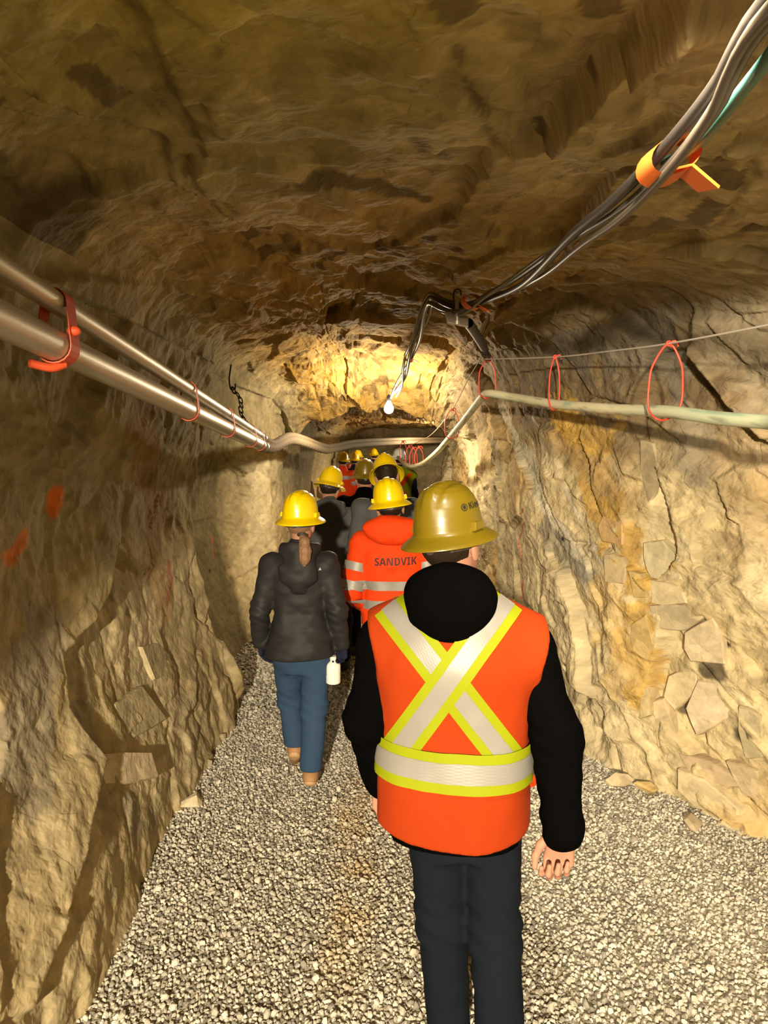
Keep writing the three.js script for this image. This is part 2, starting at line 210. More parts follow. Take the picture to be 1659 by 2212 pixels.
veinOrShade('top', [[20, 480], [100, 520]], 0.30, C.dark, 0.8, 32, 0.6);  // dark patch: shade of a roof recess painted into the rock colour
veinOrShade('top', [[680, 390], [760, 390], [840, 400], [920, 430]], 0.06, C.dark, 0.75, 34, 0.9); veinOrShade('top', [[900, 300], [960, 340]], 0.05, C.dark, 0.7, 35, 0.9);
veinOrShade('top', [[980, 100], [1040, 220], [1070, 310]], 0.022, C.dark, 0.7, 36, 0.6);
veinOrShade('left', [[560, 1040], [570, 1150], [555, 1250]], 0.25, PALEY, 0.7, 37, 0.7);

const rockMat = new THREE.MeshPhysicalMaterial({ vertexColors: true, roughness: 0.9, specularIntensity: 0.4, map: rockGrain, bumpMap: rockBump, bumpScale: 0.055 });
const ceilMat = new THREE.MeshPhysicalMaterial({ vertexColors: true, roughness: 0.85, specularIntensity: 0.35, map: rockGrain, bumpMap: rockBump, bumpScale: 0.05 });
function shellMesh(key, name, mat) {
  const w = walls[key], g = new THREE.BufferGeometry(); g.setAttribute('position', new THREE.BufferAttribute(w.P, 3)); g.setAttribute('uv', new THREE.BufferAttribute(w.U, 2)); g.setAttribute('color', new THREE.BufferAttribute(w.Cc, 3)); g.setIndex(w.idx); g.computeVertexNormals();
  const m = mesh(name, g, mat, scene, true); m.userData.kind = 'structure'; return m;
}
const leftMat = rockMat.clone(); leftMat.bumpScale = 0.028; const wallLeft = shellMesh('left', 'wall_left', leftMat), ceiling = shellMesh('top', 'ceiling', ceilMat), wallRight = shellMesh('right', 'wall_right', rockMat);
function capWall(name, z, x0, x1) {
  const n = 150, m = 70, P = [], U = [], Cc = [], idx = []; for (let j = 0; j <= m; j++) for (let i = 0; i <= n; i++) { const x = lerp(x0, x1, i / n), y = lerp(-0.3, 3.3, j / m), S = rockShape(x + 31, y + 3, 2); P.push(x, y, -z + (z > 0 ? -1 : 1) * S[0] * 1.6); U.push(x / 1.6, y / 1.6); Cc.push(...rockColour(x + 31, y + 3, 2, S, y)); }
  for (let j = 0; j < m; j++) for (let i = 0; i < n; i++) { const a = j * (n + 1) + i, b = a + 1, c = a + n + 1, d = c + 1; idx.push(a, b, c, b, d, c); }
  const g = new THREE.BufferGeometry(); g.setAttribute('position', new THREE.Float32BufferAttribute(P, 3)); g.setAttribute('uv', new THREE.Float32BufferAttribute(U, 2)); g.setAttribute('color', new THREE.Float32BufferAttribute(Cc, 3)); g.setIndex(idx); g.computeVertexNormals();
  const w = mesh(name, g, rockMat, scene, true); w.userData.kind = 'structure'; return w;
}
capWall('wall_far', 22.0, -2.2, 5.2); capWall('wall_rear', -6.8, -2.2, 3.4);

// ---------------------------------------------------------------- floor and gravel
function floorY(x, z) { return 0.018 * fbm2(x * 1.3, z * 1.3, 601, 3) - 0.012; }
function ochreTrack(x, z) { return sstep(0.16, 0.03, Math.abs(x + 0.14 + 0.05 * vn2(z * 2, 1, 5))) * sstep(2.3, 2.8, z) * sstep(4.6, 3.6, z) * (0.5 + 0.5 * vn2(x * 9, z * 9, 6)); }
{
  const xs = 110, P = [], U = [], Cc = [], idx = []; const zs = ZS.filter((_, i) => i % 3 === 0 || i === ZS.length - 1);
  zs.forEach(z => { for (let i = 0; i <= xs; i++) { const x = lerp(-2.2, 4.4, i / xs); P.push(x, floorY(x, z), -z); U.push(x / 1.2, z / 1.2); const o = clamp(ochreTrack(x, z)), t = 0.9 + 0.2 * vn2(x * 2, z * 2, 8); Cc.push(lerp(0.44, 0.46, o) * t, lerp(0.40, 0.33, o) * t, lerp(0.31, 0.16, o) * t); } });
  for (let j = 0; j < zs.length - 1; j++) for (let i = 0; i < xs; i++) { const a = j * (xs + 1) + i, b = a + 1, c = a + xs + 1, d = c + 1; idx.push(a, b, c, b, d, c); }
  const g = new THREE.BufferGeometry(); g.setAttribute('position', new THREE.Float32BufferAttribute(P, 3)); g.setAttribute('uv', new THREE.Float32BufferAttribute(U, 2)); g.setAttribute('color', new THREE.Float32BufferAttribute(Cc, 3)); g.setIndex(idx); g.computeVertexNormals();
  var floor = mesh('floor', g, new THREE.MeshStandardMaterial({ vertexColors: true, roughness: 0.95, map: rockGrain, bumpMap: gravelBump, bumpScale: 0.02 }), scene, true); floor.userData.kind = 'structure';
}
function stoneGeo(seed) {
  const r = mulberry(seed), g0 = new THREE.IcosahedronGeometry(1, 0), g = mergeVertices((g0.deleteAttribute('uv'), g0.deleteAttribute('normal'), g0), 1e-3), p = g.attributes.position;
  for (let i = 0; i < p.count; i++) { const k = 0.75 + 0.5 * r(); p.setXYZ(i, p.getX(i) * k, p.getY(i) * k, p.getZ(i) * k); }
  const f = g.toNonIndexed(); f.computeVertexNormals(); return f;
}
const stoneGeos = [stoneGeo(3), stoneGeo(14), stoneGeo(29)];
{
  const list = [], cells = [[1.0, 5.2, 0.0175], [5.2, 8.5, 0.026], [8.5, 13, 0.045]], sec = z => { const s = station(z); return [-s[0] - 0.12, s[6] + 0.12]; };
  for (const [z0, z1, step] of cells) for (let z = z0; z < z1; z += step) { const [xl, xr] = sec(z); const lim = z * 0.75 + 0.5; for (let x = Math.max(xl, -lim); x < Math.min(xr, lim); x += step) { const jx = x + (rnd() - 0.5) * step * 1.2, jz = z + (rnd() - 0.5) * step * 1.2; list.push([jx, jz, step * (0.36 + 0.36 * rnd() * rnd() + 0.10 * rnd())]); } }
  const inst = new THREE.InstancedMesh(stoneGeos[0], new THREE.MeshStandardMaterial({ color: 0xffffff, roughness: 0.9 }), list.length), m = new THREE.Matrix4(), q = new THREE.Quaternion(), e = new THREE.Euler(), col = new THREE.Color();
  list.forEach(([x, z, r], i) => { e.set(rnd() * 6.3, rnd() * 6.3, rnd() * 6.3); q.setFromEuler(e); m.compose(V(x, floorY(x, z) + r * (0.35 + 0.55 * rnd()), -z), q, V(r * (0.85 + 0.5 * rnd()), r * (0.6 + 0.3 * rnd()), r)); inst.setMatrixAt(i, m);
    const t = 0.62 + 0.5 * rnd(), o = clamp(ochreTrack(x, z)) * 0.7, w = rnd(); let c = w < 0.16 ? [0.25, 0.23, 0.19] : w < 0.40 ? [0.43, 0.40, 0.325] : [0.61, 0.57, 0.47]; col.setRGB(lerp(c[0], 0.55, o) * t, lerp(c[1], 0.38, o) * t, lerp(c[2], 0.16, o) * t); inst.setColorAt(i, col); });
  inst.name = 'gravel'; inst.castShadow = inst.receiveShadow = true; inst.userData = { label: 'pale crushed gravel spread over the whole tunnel floor', category: 'gravel', kind: 'stuff' }; scene.add(inst);
  // the largest stones in view, each a piece of the floor
  const mats = [[0.61, 0.57, 0.47], [0.45, 0.42, 0.335], [0.28, 0.26, 0.215]].map(c => new THREE.MeshStandardMaterial({ color: lin(...c), roughness: 0.9 }));
  for (let i = 0; i < 300; i++) { const z = 2.35 + 2.0 * Math.pow(rnd(), 1.3), [xl, xr] = sec(z), lim = z * 0.53, x = lerp(Math.max(-lim, xl + 0.15), Math.min(lim, xr - 0.15), rnd()), r = 0.0105 + 0.007 * rnd();
    const s = new THREE.Mesh(stoneGeos[i % 3], mats[i % 7 === 0 ? 2 : i % 3 === 0 ? 1 : 0]); s.name = 'stone'; s.castShadow = s.receiveShadow = true; s.position.set(x, floorY(x, z) + r * 0.95, -z); s.rotation.set(rnd() * 6, rnd() * 6, rnd() * 6); s.scale.set(r * 1.2, r * 0.75, r); floor.add(s); }
}
// ---------------------------------------------------------------- rock slabs that stand out of the walls, each a piece of its wall
function uvBox(g, s = 1.6) { const p = g.attributes.position, n = g.attributes.normal, u = new Float32Array(p.count * 2); for (let i = 0; i < p.count; i++) { const ax = Math.abs(n.getX(i)), ay = Math.abs(n.getY(i)), az = Math.abs(n.getZ(i)); const a = ax > ay && ax > az ? [p.getZ(i), p.getY(i)] : ay > az ? [p.getX(i), p.getZ(i)] : [p.getX(i), p.getY(i)]; u[i * 2] = a[0] / s; u[i * 2 + 1] = a[1] / s; } g.setAttribute('uv', new THREE.BufferAttribute(u, 2)); return g; }
const slabMats = {}; function slabMat(c) { const k = c.join(); return slabMats[k] || (slabMats[k] = new THREE.MeshStandardMaterial({ color: lin(...c), roughness: 0.9, map: rockGrain, bumpMap: rockBump, bumpScale: 0.02 })); }
function slab(key, parent, poly, t, col, seed) {
  const r = mulberry(seed), ragged = []; poly.forEach((a, i) => { const b = poly[(i + 1) % poly.length], j = Math.hypot(b[0] - a[0], b[1] - a[1]) * 0.16; ragged.push([a[0] + (r() - 0.5) * j, a[1] + (r() - 0.5) * j], [lerp(a[0], b[0], 0.35 + 0.3 * r()) + (r() - 0.5) * j, lerp(a[1], b[1], 0.5) + (r() - 0.5) * j]); }); const hits = ragged.map(a => pick(key, a[0], a[1])), n = V(0, 0, 0), c = V(0, 0, 0); hits.forEach(h => { n.add(h.n); c.add(h.p); }); n.normalize(); c.multiplyScalar(1 / hits.length);
  const pts = []; let top = -9; hits.forEach(h => { top = Math.max(top, h.p.clone().sub(c).dot(n)); });
  const tx = (r() - 0.5) * 0.16, ty = (r() - 0.5) * 0.16, e1 = V(0, 1, 0).cross(n).normalize(), e2 = n.clone().cross(e1);
  hits.forEach(h => { const o = h.p.clone().sub(c), k = o.dot(n), a = o.dot(e1), b = o.dot(e2), f = top * 0.35 + t * 0.45 + tx * a + ty * b;
    pts.push(c.clone().add(o.clone().addScaledVector(n, -k).multiplyScalar(0.94)).addScaledVector(n, f)); pts.push(c.clone().add(o.clone().addScaledVector(n, -k)).addScaledVector(n, f - 0.012)); pts.push(c.clone().add(o.clone().addScaledVector(n, -k).multiplyScalar(1.10)).addScaledVector(n, -0.12)); });
  const own = [0, 0, 0]; hits.forEach(h => { for (let q = 0; q < 3; q++) own[q] += walls[key].Cc[h.k * 3 + q] / hits.length; }); mix3(own, col, 0.62);
  const g = uvBox(new ConvexGeometry(pts)); const m = mesh('rock_slab', g, slabMat(own.map(q => Math.round(q * 25) / 25)), parent); return m;
}
const SL = [[0.80, 0.70, 0.48], [0.60, 0.50, 0.32], [0.46, 0.38, 0.26], [0.62, 0.46, 0.20], [0.34, 0.29, 0.21]];
[[[[1400, 1170], [1447, 1170], [1462, 1215], [1472, 1258], [1405, 1252], [1396, 1205]], 0.03, 0], [[[1406, 1256], [1470, 1262], [1492, 1302], [1408, 1300]], 0.035, 0], [[[1404, 1302], [1500, 1306], [1526, 1330], [1486, 1362], [1412, 1350]], 0.012, 2],
 [[[1486, 1362], [1534, 1338], [1572, 1392], [1566, 1434], [1500, 1428]], 0.05, 0], [[[1365, 1345], [1400, 1328], [1414, 1390], [1404, 1425], [1366, 1410]], 0.03, 3], [[[1362, 1230], [1396, 1240], [1404, 1290], [1370, 1290]], 0.03, 3], [[[1352, 1200], [1312, 1195], [1310, 1255], [1350, 1260]], 0.025, 1],
 [[[1448, 1460], [1502, 1445], [1506, 1500], [1468, 1530], [1446, 1500]], 0.03, 0], [[[1508, 1470], [1572, 1480], [1580, 1550], [1520, 1580], [1500, 1530]], 0.035, 0], [[[1384, 1490], [1416, 1486], [1420, 1535], [1386, 1550]], 0.03, 1], [[[1424, 1510], [1452, 1500], [1460, 1600], [1432, 1620]], 0.025, 1],
 [[[1476, 1660], [1530, 1690], [1608, 1740], [1590, 1764], [1510, 1740], [1474, 1700]], 0.05, 0], [[[1462, 1625], [1560, 1640], [1606, 1700], [1540, 1690]], 0.02, 2], [[[1520, 1790], [1560, 1780], [1650, 1820], [1650, 1850], [1560, 1840]], 0.05, 0], [[[1600, 1520], [1650, 1540], [1650, 1640], [1608, 1640]], 0.03, 1],
 [[[1580, 1640], [1640, 1660], [1650, 1740], [1612, 1720]], 0.03, 1], [[[1390, 950], [1420, 955], [1422, 1070], [1392, 1080]], 0.02, 2], [[[1300, 1110], [1340, 1130], [1350, 1180], [1306, 1170]], 0.02, 3]
].forEach(([p, t, c], i) => slab('right', wallRight, p, t, SL[c], 500 + i));
[[[[300, 1400], [345, 1390], [380, 1450], [330, 1470]], 0.02, 1], [[[240, 1520], [300, 1480], [360, 1560], [290, 1600]], 0.02, 1], [[[225, 1620], [300, 1630], [320, 1690], [230, 1700]], 0.02, 0]
].forEach(([p, t, c], i) => slab('left', wallLeft, p, t, SL[c], 600 + i));

// loose rocks at the foot of the walls
function looseRock(px, py, r, seed, col, label) {
  const R = mulberry(seed), d = ray(px, py), tt = (0.0 - EYE) / d.y, p = d.multiplyScalar(tt).add(V(0, EYE, 0)), pts = [];
  for (let i = 0; i < 16; i++) { const a = R() * 6.283, h = R() * 2 - 1, q = Math.sqrt(1 - h * h); pts.push(V(Math.cos(a) * q * r * (0.8 + 0.5 * R()), h * r * 0.55, Math.sin(a) * q * r * (0.7 + 0.4 * R()))); }
  const g = uvBox(new ConvexGeometry(pts)); g.computeBoundingBox(); g.translate(0, -g.boundingBox.min.y, 0); const m = mesh('loose_rock', g, slabMat(col), scene); m.position.copy(p).setY(floorY(p.x, -p.z) - 0.012); m.rotation.y = R() * 6; tagged(m, label, 'rock');
}
looseRock(1330, 1690, 0.085, 11, SL[1], 'flat cream rock lying at the foot of the right wall beside the vest');
looseRock(1395, 1712, 0.075, 12, SL[3], 'ochre rock at the right wall, a step nearer than the flat cream one');
looseRock(1500, 1785, 0.07, 13, SL[2], 'brownish rock under the block slabs of the right wall, its rightmost loose rock');
looseRock(470, 1600, 0.07, 14, SL[1], 'pale rock at the tip of the rubble slope beside the walking woman');
looseRock(432, 1650, 0.085, 15, SL[2], 'grey-brown rock at the edge of the rubble slope on the left');
looseRock(415, 1735, 0.07, 16, SL[0], 'small bright rock where the left wall meets the gravel');

// ---------------------------------------------------------------- steel pipes on the left
const steel = new THREE.MeshStandardMaterial({ color: lin(0.52, 0.47, 0.38), metalness: 0.7, roughness: 0.42, bumpMap: rockBump, bumpScale: 0.0008 });
const orangePlastic = new THREE.MeshStandardMaterial({ color: lin(0.50, 0.06, 0.014), roughness: 0.6 });
const redWire = new THREE.MeshStandardMaterial({ color: lin(0.62, 0.06, 0.035), roughness: 0.45 });
const darkMetal = new THREE.MeshStandardMaterial({ color: lin(0.05, 0.04, 0.032), metalness: 0.5, roughness: 0.55 });
const A1 = at(0, 689, 1.665), B1 = at(560, 960, 5.3), A2 = at(160, 679, 2.07), B2 = at(560, 940, 5.3);
const onLine = (a, b, z) => a.clone().lerp(b, (-z - a.z) / (b.z - a.z));
const low = z => onLine(A1, B1, z), upp = z => onLine(A2, B2, z);
const dusty = new THREE.MeshStandardMaterial({ color: lin(0.27, 0.205, 0.125), roughness: 0.85, bumpMap: rockBump, bumpScale: 0.003 });
function pipeRun(name, f, r, bend, label) {
  const g = thing(name, label, 'pipe');
  mesh('pipe_body', tube([f(1.05), f(2), f(4), f(5.55)], r, 60, 24), steel, g);
  const c = new THREE.CatmullRomCurve3([f(5.4), f(5.55), ...bend], false, 'catmullrom', 0.5), geo = new THREE.TubeGeometry(c, 420, r * 1.02, 14), p = geo.attributes.position, o = V(0, 0, 0), q = V(0, 0, 0);
  for (let i = 0; i <= 420; i++) { c.getPointAt(i / 420, o); const s = 1 + 0.10 * Math.sin(i * 1.3); for (let j = 0; j <= 14; j++) { const n = i * 15 + j; q.fromBufferAttribute(p, n).sub(o).multiplyScalar(s).add(o); p.setXYZ(n, q.x, q.y, q.z); } } geo.computeVertexNormals();
  mesh('ribbed_section', geo, dusty, g); return g;
}
pipeRun('steel_pipe', low, 0.043, [at(592, 966, 6.1), at(634, 951, 7.3), at(700, 972, 9.4), at(724, 970, 10), at(780, 960, 12), at(880, 955, 16), at(965, 953, 19), at(1060, 952, 21)], 'thicker lower steel pipe running along the upper left wall');
pipeRun('steel_pipe', upp, 0.030, [at(592, 957, 6.1), at(634, 941, 7.3), at(700, 963, 9.4), at(724, 962, 10), at(780, 952, 12), at(880, 948, 16), at(965, 947, 19), at(1060, 946, 21)], 'thinner upper steel pipe running along the upper left wall');
function hull(c1, r1, c2, r2, dir) { // closed loop round two pipes, in the plane across dir
  const u = c2.clone().sub(c1).addScaledVector(dir, -c2.clone().sub(c1).dot(dir)).normalize(), w = dir.clone().cross(u), L = c2.clone().sub(c1).dot(u), b = Math.asin(clamp((r1 - r2) / L, -1, 1)), pts = [];
  for (let i = 0; i <= 10; i++) { const a = Math.PI / 2 - b + (Math.PI + 2 * b) * i / 10; pts.push(c1.clone().addScaledVector(u, Math.cos(a) * r1).addScaledVector(w, Math.sin(a) * r1)); }
  for (let i = 0; i <= 10; i++) { const a = -(Math.PI / 2 + b) + (Math.PI - 2 * b + 2 * b) * i / 10; pts.push(c1.clone().addScaledVector(u, L + Math.cos(a) * r2).addScaledVector(w, Math.sin(a) * r2)); }
  return pts;
}
function band(loop, axis, width, thick, centre) { // flat strap round a loop
  const P = [], idx = [], n = loop.length; loop.forEach(p => { const o = p.clone().sub(centre); o.addScaledVector(axis, -o.dot(axis)).normalize(); for (const [s, t] of [[-1, 0], [1, 0], [1, 1], [-1, 1]]) { const q = p.clone().addScaledVector(axis, s * width / 2).addScaledVector(o, t * thick); P.push(q.x, q.y, q.z); } });
  for (let i = 0; i < n; i++) { const a = i * 4, b = ((i + 1) % n) * 4; for (let k = 0; k < 4; k++) { const c = (k + 1) % 4; idx.push(a + k, a + c, b + k, a + c, b + c, b + k); } }
  const g = new THREE.BufferGeometry(); g.setAttribute('position', new THREE.Float32BufferAttribute(P, 3)); g.setAttribute('uv', new THREE.Float32BufferAttribute(new Float32Array(P.length / 3 * 2), 2)); g.setIndex(idx); const f = g.toNonIndexed(); f.computeVertexNormals(); return f;
}
[[2.0, 0.058, 'wide orange strap with a loose tail holding both steel pipes closest to the camera'], [3.36, 0.022, 'orange strap round both steel pipes, the second from the camera'], [4.2, 0.02, 'orange strap round both steel pipes, third along, just before the chain'], [4.95, 0.018, 'orange strap round both steel pipes directly under the hanging chain'], [5.3, 0.02, 'orange strap round both steel pipes where they start to bend']].forEach(([z, w, label], i) => {
  const c1 = low(z), c2 = upp(z), dir = low(z + 0.2).sub(c1).normalize(), s = thing('pipe_strap', label, 'strap', 'orange straps on the two steel pipes');
  const lp = hull(c1, 0.046, c2, 0.033, dir), mid = c1.clone().lerp(c2, 0.4);
  mesh('loop', band(lp, dir, w, 0.004, mid), orangePlastic, s);
  if (i === 0) { // tail hanging under the lower pipe and the knot between the pipes
    const t0 = c1.clone().add(V(0.015, -0.047, 0)), tail = new THREE.CatmullRomCurve3([t0, t0.clone().add(V(-0.02, -0.012, 0.03)), t0.clone().add(V(-0.06, -0.004, 0.07))]); const tg = new THREE.TubeGeometry(tail, 16, 0.012, 8); tg.scale(1, 1, 1); mesh('tail', tg, orangePlastic, s);
    mesh('knot', new THREE.SphereGeometry(0.016, 12, 8).scale(1.2, 0.9, 1).translate(mid.x + 0.045, mid.y - 0.005, mid.z), orangePlastic, s);
  }
});
{ // chain that hangs one pipe strap from the roof
  const g = thing('hanging_chain', 'dark chain hanging from the roof to the steel pipes on the left', 'chain'), a = at(499, 838, 5.0), b = at(547, 932, 5.0), n = 9, L = a.distanceTo(b) / n;
  for (let i = 0; i < n; i++) { const t = (i + 0.5) / n, p = a.clone().lerp(b, t).add(V(0.025 * Math.sin(t * 7), 0, 0)), l = new THREE.TorusGeometry(0.014, 0.0045, 8, 16); l.scale(1, L / 0.028 * 1.25, 1); const m = mesh('link', l, darkMetal, g); m.position.copy(p); m.quaternion.setFromUnitVectors(V(0, 1, 0), b.clone().sub(a).normalize()); m.rotateY(i % 2 ? Math.PI / 2 : 0.2); }
  const hk = tube([a.clone().add(V(0, 0.16, -0.02)), a.clone().add(V(-0.01, 0.06, 0)), a.clone().add(V(0.0, -0.01, 0)), a.clone().add(V(0.03, 0.0, 0)), a.clone().add(V(0.03, 0.03, 0))], 0.006, 24, 8); mesh('hook', hk, darkMetal, g);
}
// ---------------------------------------------------------------- air hose, wire and hanger loops on the right
const hoseMat = new THREE.MeshStandardMaterial({ color: 0xffffff, roughness: 0.6, vertexColors: true, bumpMap: rockBump, bumpScale: 0.002 });
const behind = (y, x0 = 2.28) => [V(x0, y, 3.5), V(x0 + 0.04, y + 0.03, 1.2), V(x0 - 0.62, y - 0.02, -1.35)];
const hosePts = [...behind(2.1).map(p => [p]), [1760, 925, 2.35], [1659, 912, 2.65], [1550, 903, 2.9], [1440, 889, 3.2], [1325, 884, 3.7], [1200, 873, 4.3], [1110, 858, 4.78], [1052, 850, 5.02], [1030, 872, 5.4], [1005, 905, 6.1], [975, 941, 6.9], [945, 975, 7.7], [915, 1000, 8.6], [890, 1008, 9.3], [872, 1000, 10.2], [860, 988, 11.5]].map(a => a[0].isVector3 ? a[0] : at(...a));
{
  const c = new THREE.CatmullRomCurve3(hosePts, false, 'catmullrom', 0.35), g = new THREE.TubeGeometry(c, 340, 0.0275, 16), p = g.attributes.position, cc = new Float32Array(p.count * 3);
  for (let i = 0; i < p.count; i++) { const z = -p.getZ(i), n = fbm2(z * 6, (i % 17) * 0.5, 71, 3), teal = clamp(0.05 + 0.5 * sstep(3.9, 2.9, z) + 0.9 * sstep(0.25, 0.5, n)), sc = n < -0.3 ? 0.6 : 1; cc[i * 3] = lerp(0.66, 0.30, teal) * sc; cc[i * 3 + 1] = lerp(0.61, 0.42, teal) * sc; cc[i * 3 + 2] = lerp(0.40, 0.30, teal) * sc; }
  g.setAttribute('color', new THREE.BufferAttribute(cc, 3)); tagged(mesh('air_hose', g, hoseMat, scene), 'pale green dusty air hose hanging in red loops along the right wall', 'hose');
}
const wireMat = new THREE.MeshStandardMaterial({ color: lin(0.50, 0.46, 0.40), metalness: 0.4, roughness: 0.5 });
tagged(mesh('support_wire', tube([...behind(2.42, 2.2).map(p => [p]), [1760, 678, 2.3], [1659, 702, 2.6], [1445, 742, 3.2], [1330, 757, 3.65], [1200, 771, 4.3], [1048, 776, 4.95]].map(a => a[0].isVector3 ? a[0] : at(...a)), 0.0045, 140, 8), wireMat, scene), 'thin grey wire stretched above the air hose on the right', 'wire');
tagged(mesh('support_wire', tube([[1042, 768, 5.0], [1010, 822, 5.9], [977, 884, 6.9], [930, 940, 8.2], [882, 964, 9.6]].map(a => at(...a)), 0.004, 60, 8), new THREE.MeshStandardMaterial({ color: lin(0.35, 0.28, 0.17), roughness: 0.8 }), scene), 'thin tan wire slanting down from the roof bolt towards the far hats', 'wire');
function hanger(top, half, bottom, d, label, r = 0.0048) { // [px, py], half width px, [px, py]
  const g = thing('hanger_loop', label, 'wire loop', 'red wire loops that carry the air hose'), T = top, B = bottom, P = (fx, fy, dd = 0) => at(lerp(T[0], B[0], fy) + fx * half, lerp(T[1], B[1], fy), d + dd);
  mesh('loop', tube([P(0, 0), P(-0.85, 0.28), P(-1, 0.55), P(-0.9, 0.86), P(-0.25, 1, -0.03), P(0.5, 0.96, 0.03), P(1, 0.8, 0.04), P(1, 0.5, 0.02), P(0.8, 0.25)], r, 60, 8, true), redWire, g);
  const k = P(0, 0.0); mesh('twist', mergeGeometries([new THREE.TorusGeometry(r * 2, r, 8, 14).translate(k.x, k.y, k.z), new THREE.TorusGeometry(r * 2, r, 8, 14).rotateY(1.3).translate(k.x + r * 2, k.y - r, k.z), tube([k.clone(), k.clone().add(V(r * 5, r * 2, 0.01)), k.clone().add(V(r * 8, -r * 3, 0.01))], r, 10, 6)]), redWire, g);
}
hanger([1445, 742], 36, [1432, 907], 3.2, 'red wire loop carrying the air hose, largest and farthest to the right');
hanger([1199, 771], 11, [1196, 885], 4.3, 'narrow red wire loop carrying the air hose in the middle of its straight run');
hanger([1053, 776], 18, [1052, 860], 5.0, 'red wire loop at the corner where the air hose turns down');
hanger([977, 884], 15, [975, 947], 6.9, 'red wire loop halfway down the slanting part of the air hose');
hanger([905, 966], 9, [905, 1007], 9.0, 'small far red wire loop, rightmost of the cluster beside the far hats', 0.006);
hanger([893, 968], 8, [893, 1010], 9.3, 'small far red wire loop, second from the right in the cluster beside the far hats', 0.006);
hanger([884, 964], 8, [884, 1008], 9.7, 'small far red wire loop, third from the right in the cluster beside the far hats', 0.006);
hanger([870, 954], 8, [873, 1000], 10.4, 'small far red wire loop, leftmost of the cluster beside the far hats', 0.006);
// ---------------------------------------------------------------- cables along the roof
const cablePts = [[V(0.75, 2.50, 2.8)], [V(0.67, 2.50, 1.0)], [V(0.63, 2.50, 0.0)], [V(0.60, 2.555, -0.62)], [1690, 10, 1.05], [1560, 205, 1.3], [1450, 330, 1.55], [1340, 430, 1.85], [1240, 502, 2.2], [1130, 600, 2.9], [1062, 640, 3.35], [1000, 672, 3.8], [955, 663, 3.95], [930, 652, 4.1], [905, 720, 4.8], [884, 772, 5.5], [862, 828, 6.7], [846, 862, 7.55]];
const cableCurve = new THREE.CatmullRomCurve3(cablePts.map(a => a[0].isVector3 ? a[0] : at(...a)), false, 'catmullrom', 0.5);
function twisted(off, phase, turns, t0, t1, sag) { const pts = [], up = V(0, 1, 0); for (let i = 0; i <= 130; i++) { const t = lerp(t0, t1, i / 130), p = cableCurve.getPointAt(t), d = cableCurve.getTangentAt(t), sd = d.clone().cross(up).normalize(), u2 = sd.clone().cross(d), a = phase + turns * 2.2 * 6.283 * t + 0.6 * vn2(t * 9, phase, 4), o = off * (1.3 + 0.5 * vn2(t * 7, phase, 9)); p.addScaledVector(sd, Math.cos(a) * o).addScaledVector(u2, Math.sin(a) * o - (sag || 0) * Math.max(0, vn2(t * 12, 3, 2))); pts.push(p); } return pts; }
const cab = (c, r, m = 0) => new THREE.MeshStandardMaterial({ color: lin(...c), roughness: r, metalness: m });
[['thick black power cable of the bundle crossing the roof', 0.014, 0.3, 0.017, 1.5, cab([0.035, 0.03, 0.027], 0.42)], ['grey power cable of the bundle crossing the roof', 0.012, 2.3, 0.017, 1.5, cab([0.085, 0.078, 0.066], 0.4)], ['brown-black slack cable of the roof bundle, dipping lowest', 0.010, 4.2, 0.024, 1.1, cab([0.07, 0.055, 0.04], 0.4)], ['pale silvery cable of the roof bundle that feeds the bare bulb', 0.007, 5.5, 0.020, 2.0, cab([0.15, 0.14, 0.115], 0.4)]].forEach(([l, r, ph, off, tn, m], i) => tagged(mesh('power_cable', new THREE.TubeGeometry(new THREE.CatmullRomCurve3(twisted(off, ph, tn, 0, i === 3 ? 1 : 0.985, i === 2 ? 0.03 : 0)), 220, r, 8), m, scene), l, 'cable'));
tagged(mesh('power_cable', tube([[1780, -60, 0.9], [1690, 85, 1.1], [1600, 200, 1.32], [1520, 295, 1.5], [1466, 338, 1.62], [1436, 352, 1.66]].map(a => at(...a)), 0.013, 60, 10), cab([0.05, 0.17, 0.14], 0.5), scene), 'teal cable beside the dark roof bundle in the upper right corner', 'cable');
function tie(px, py, d, r, dir, label) { const g = thing('cable_tie', label, 'cable tie', 'orange ties on the roof cables'), p = at(px, py, d), q = new THREE.Quaternion().setFromUnitVectors(V(0, 0, 1), dir.clone().normalize());
  const t = mesh('loop', new THREE.CylinderGeometry(r, r * 0.9, r * 1.5, 20, 1, true).rotateX(Math.PI / 2).scale(1.15, 0.8, 1), new THREE.MeshStandardMaterial({ color: lin(0.66, 0.13, 0.015), roughness: 0.6, side: THREE.DoubleSide }), g); t.position.copy(p); t.quaternion.copy(q);
  const f = mesh('flap', new THREE.BoxGeometry(r * 1.6, r * 0.12, r * 1.2, 4, 1, 2), t.material, g); f.position.copy(p).add(V(r * 1.1, -r * 0.7, 0)); f.rotation.set(0.2, 0.3, -0.5); }
const dirAt = (a, b) => at(...b).sub(at(...a));
tie(1446, 346, 1.58, 0.054, dirAt([1500, 300, 1.45], [1400, 390, 1.7]), 'bright orange tie round the roof cables in the upper right');
tie(1020, 652, 3.6, 0.045, dirAt([1062, 640, 3.35], [1000, 672, 3.8]), 'dull orange tie where the roof cables meet the bracket');
tie(883, 770, 5.5, 0.040, dirAt([905, 720, 4.8], [870, 806, 6.2]), 'small orange tie on the cables just above the glowing bulb');
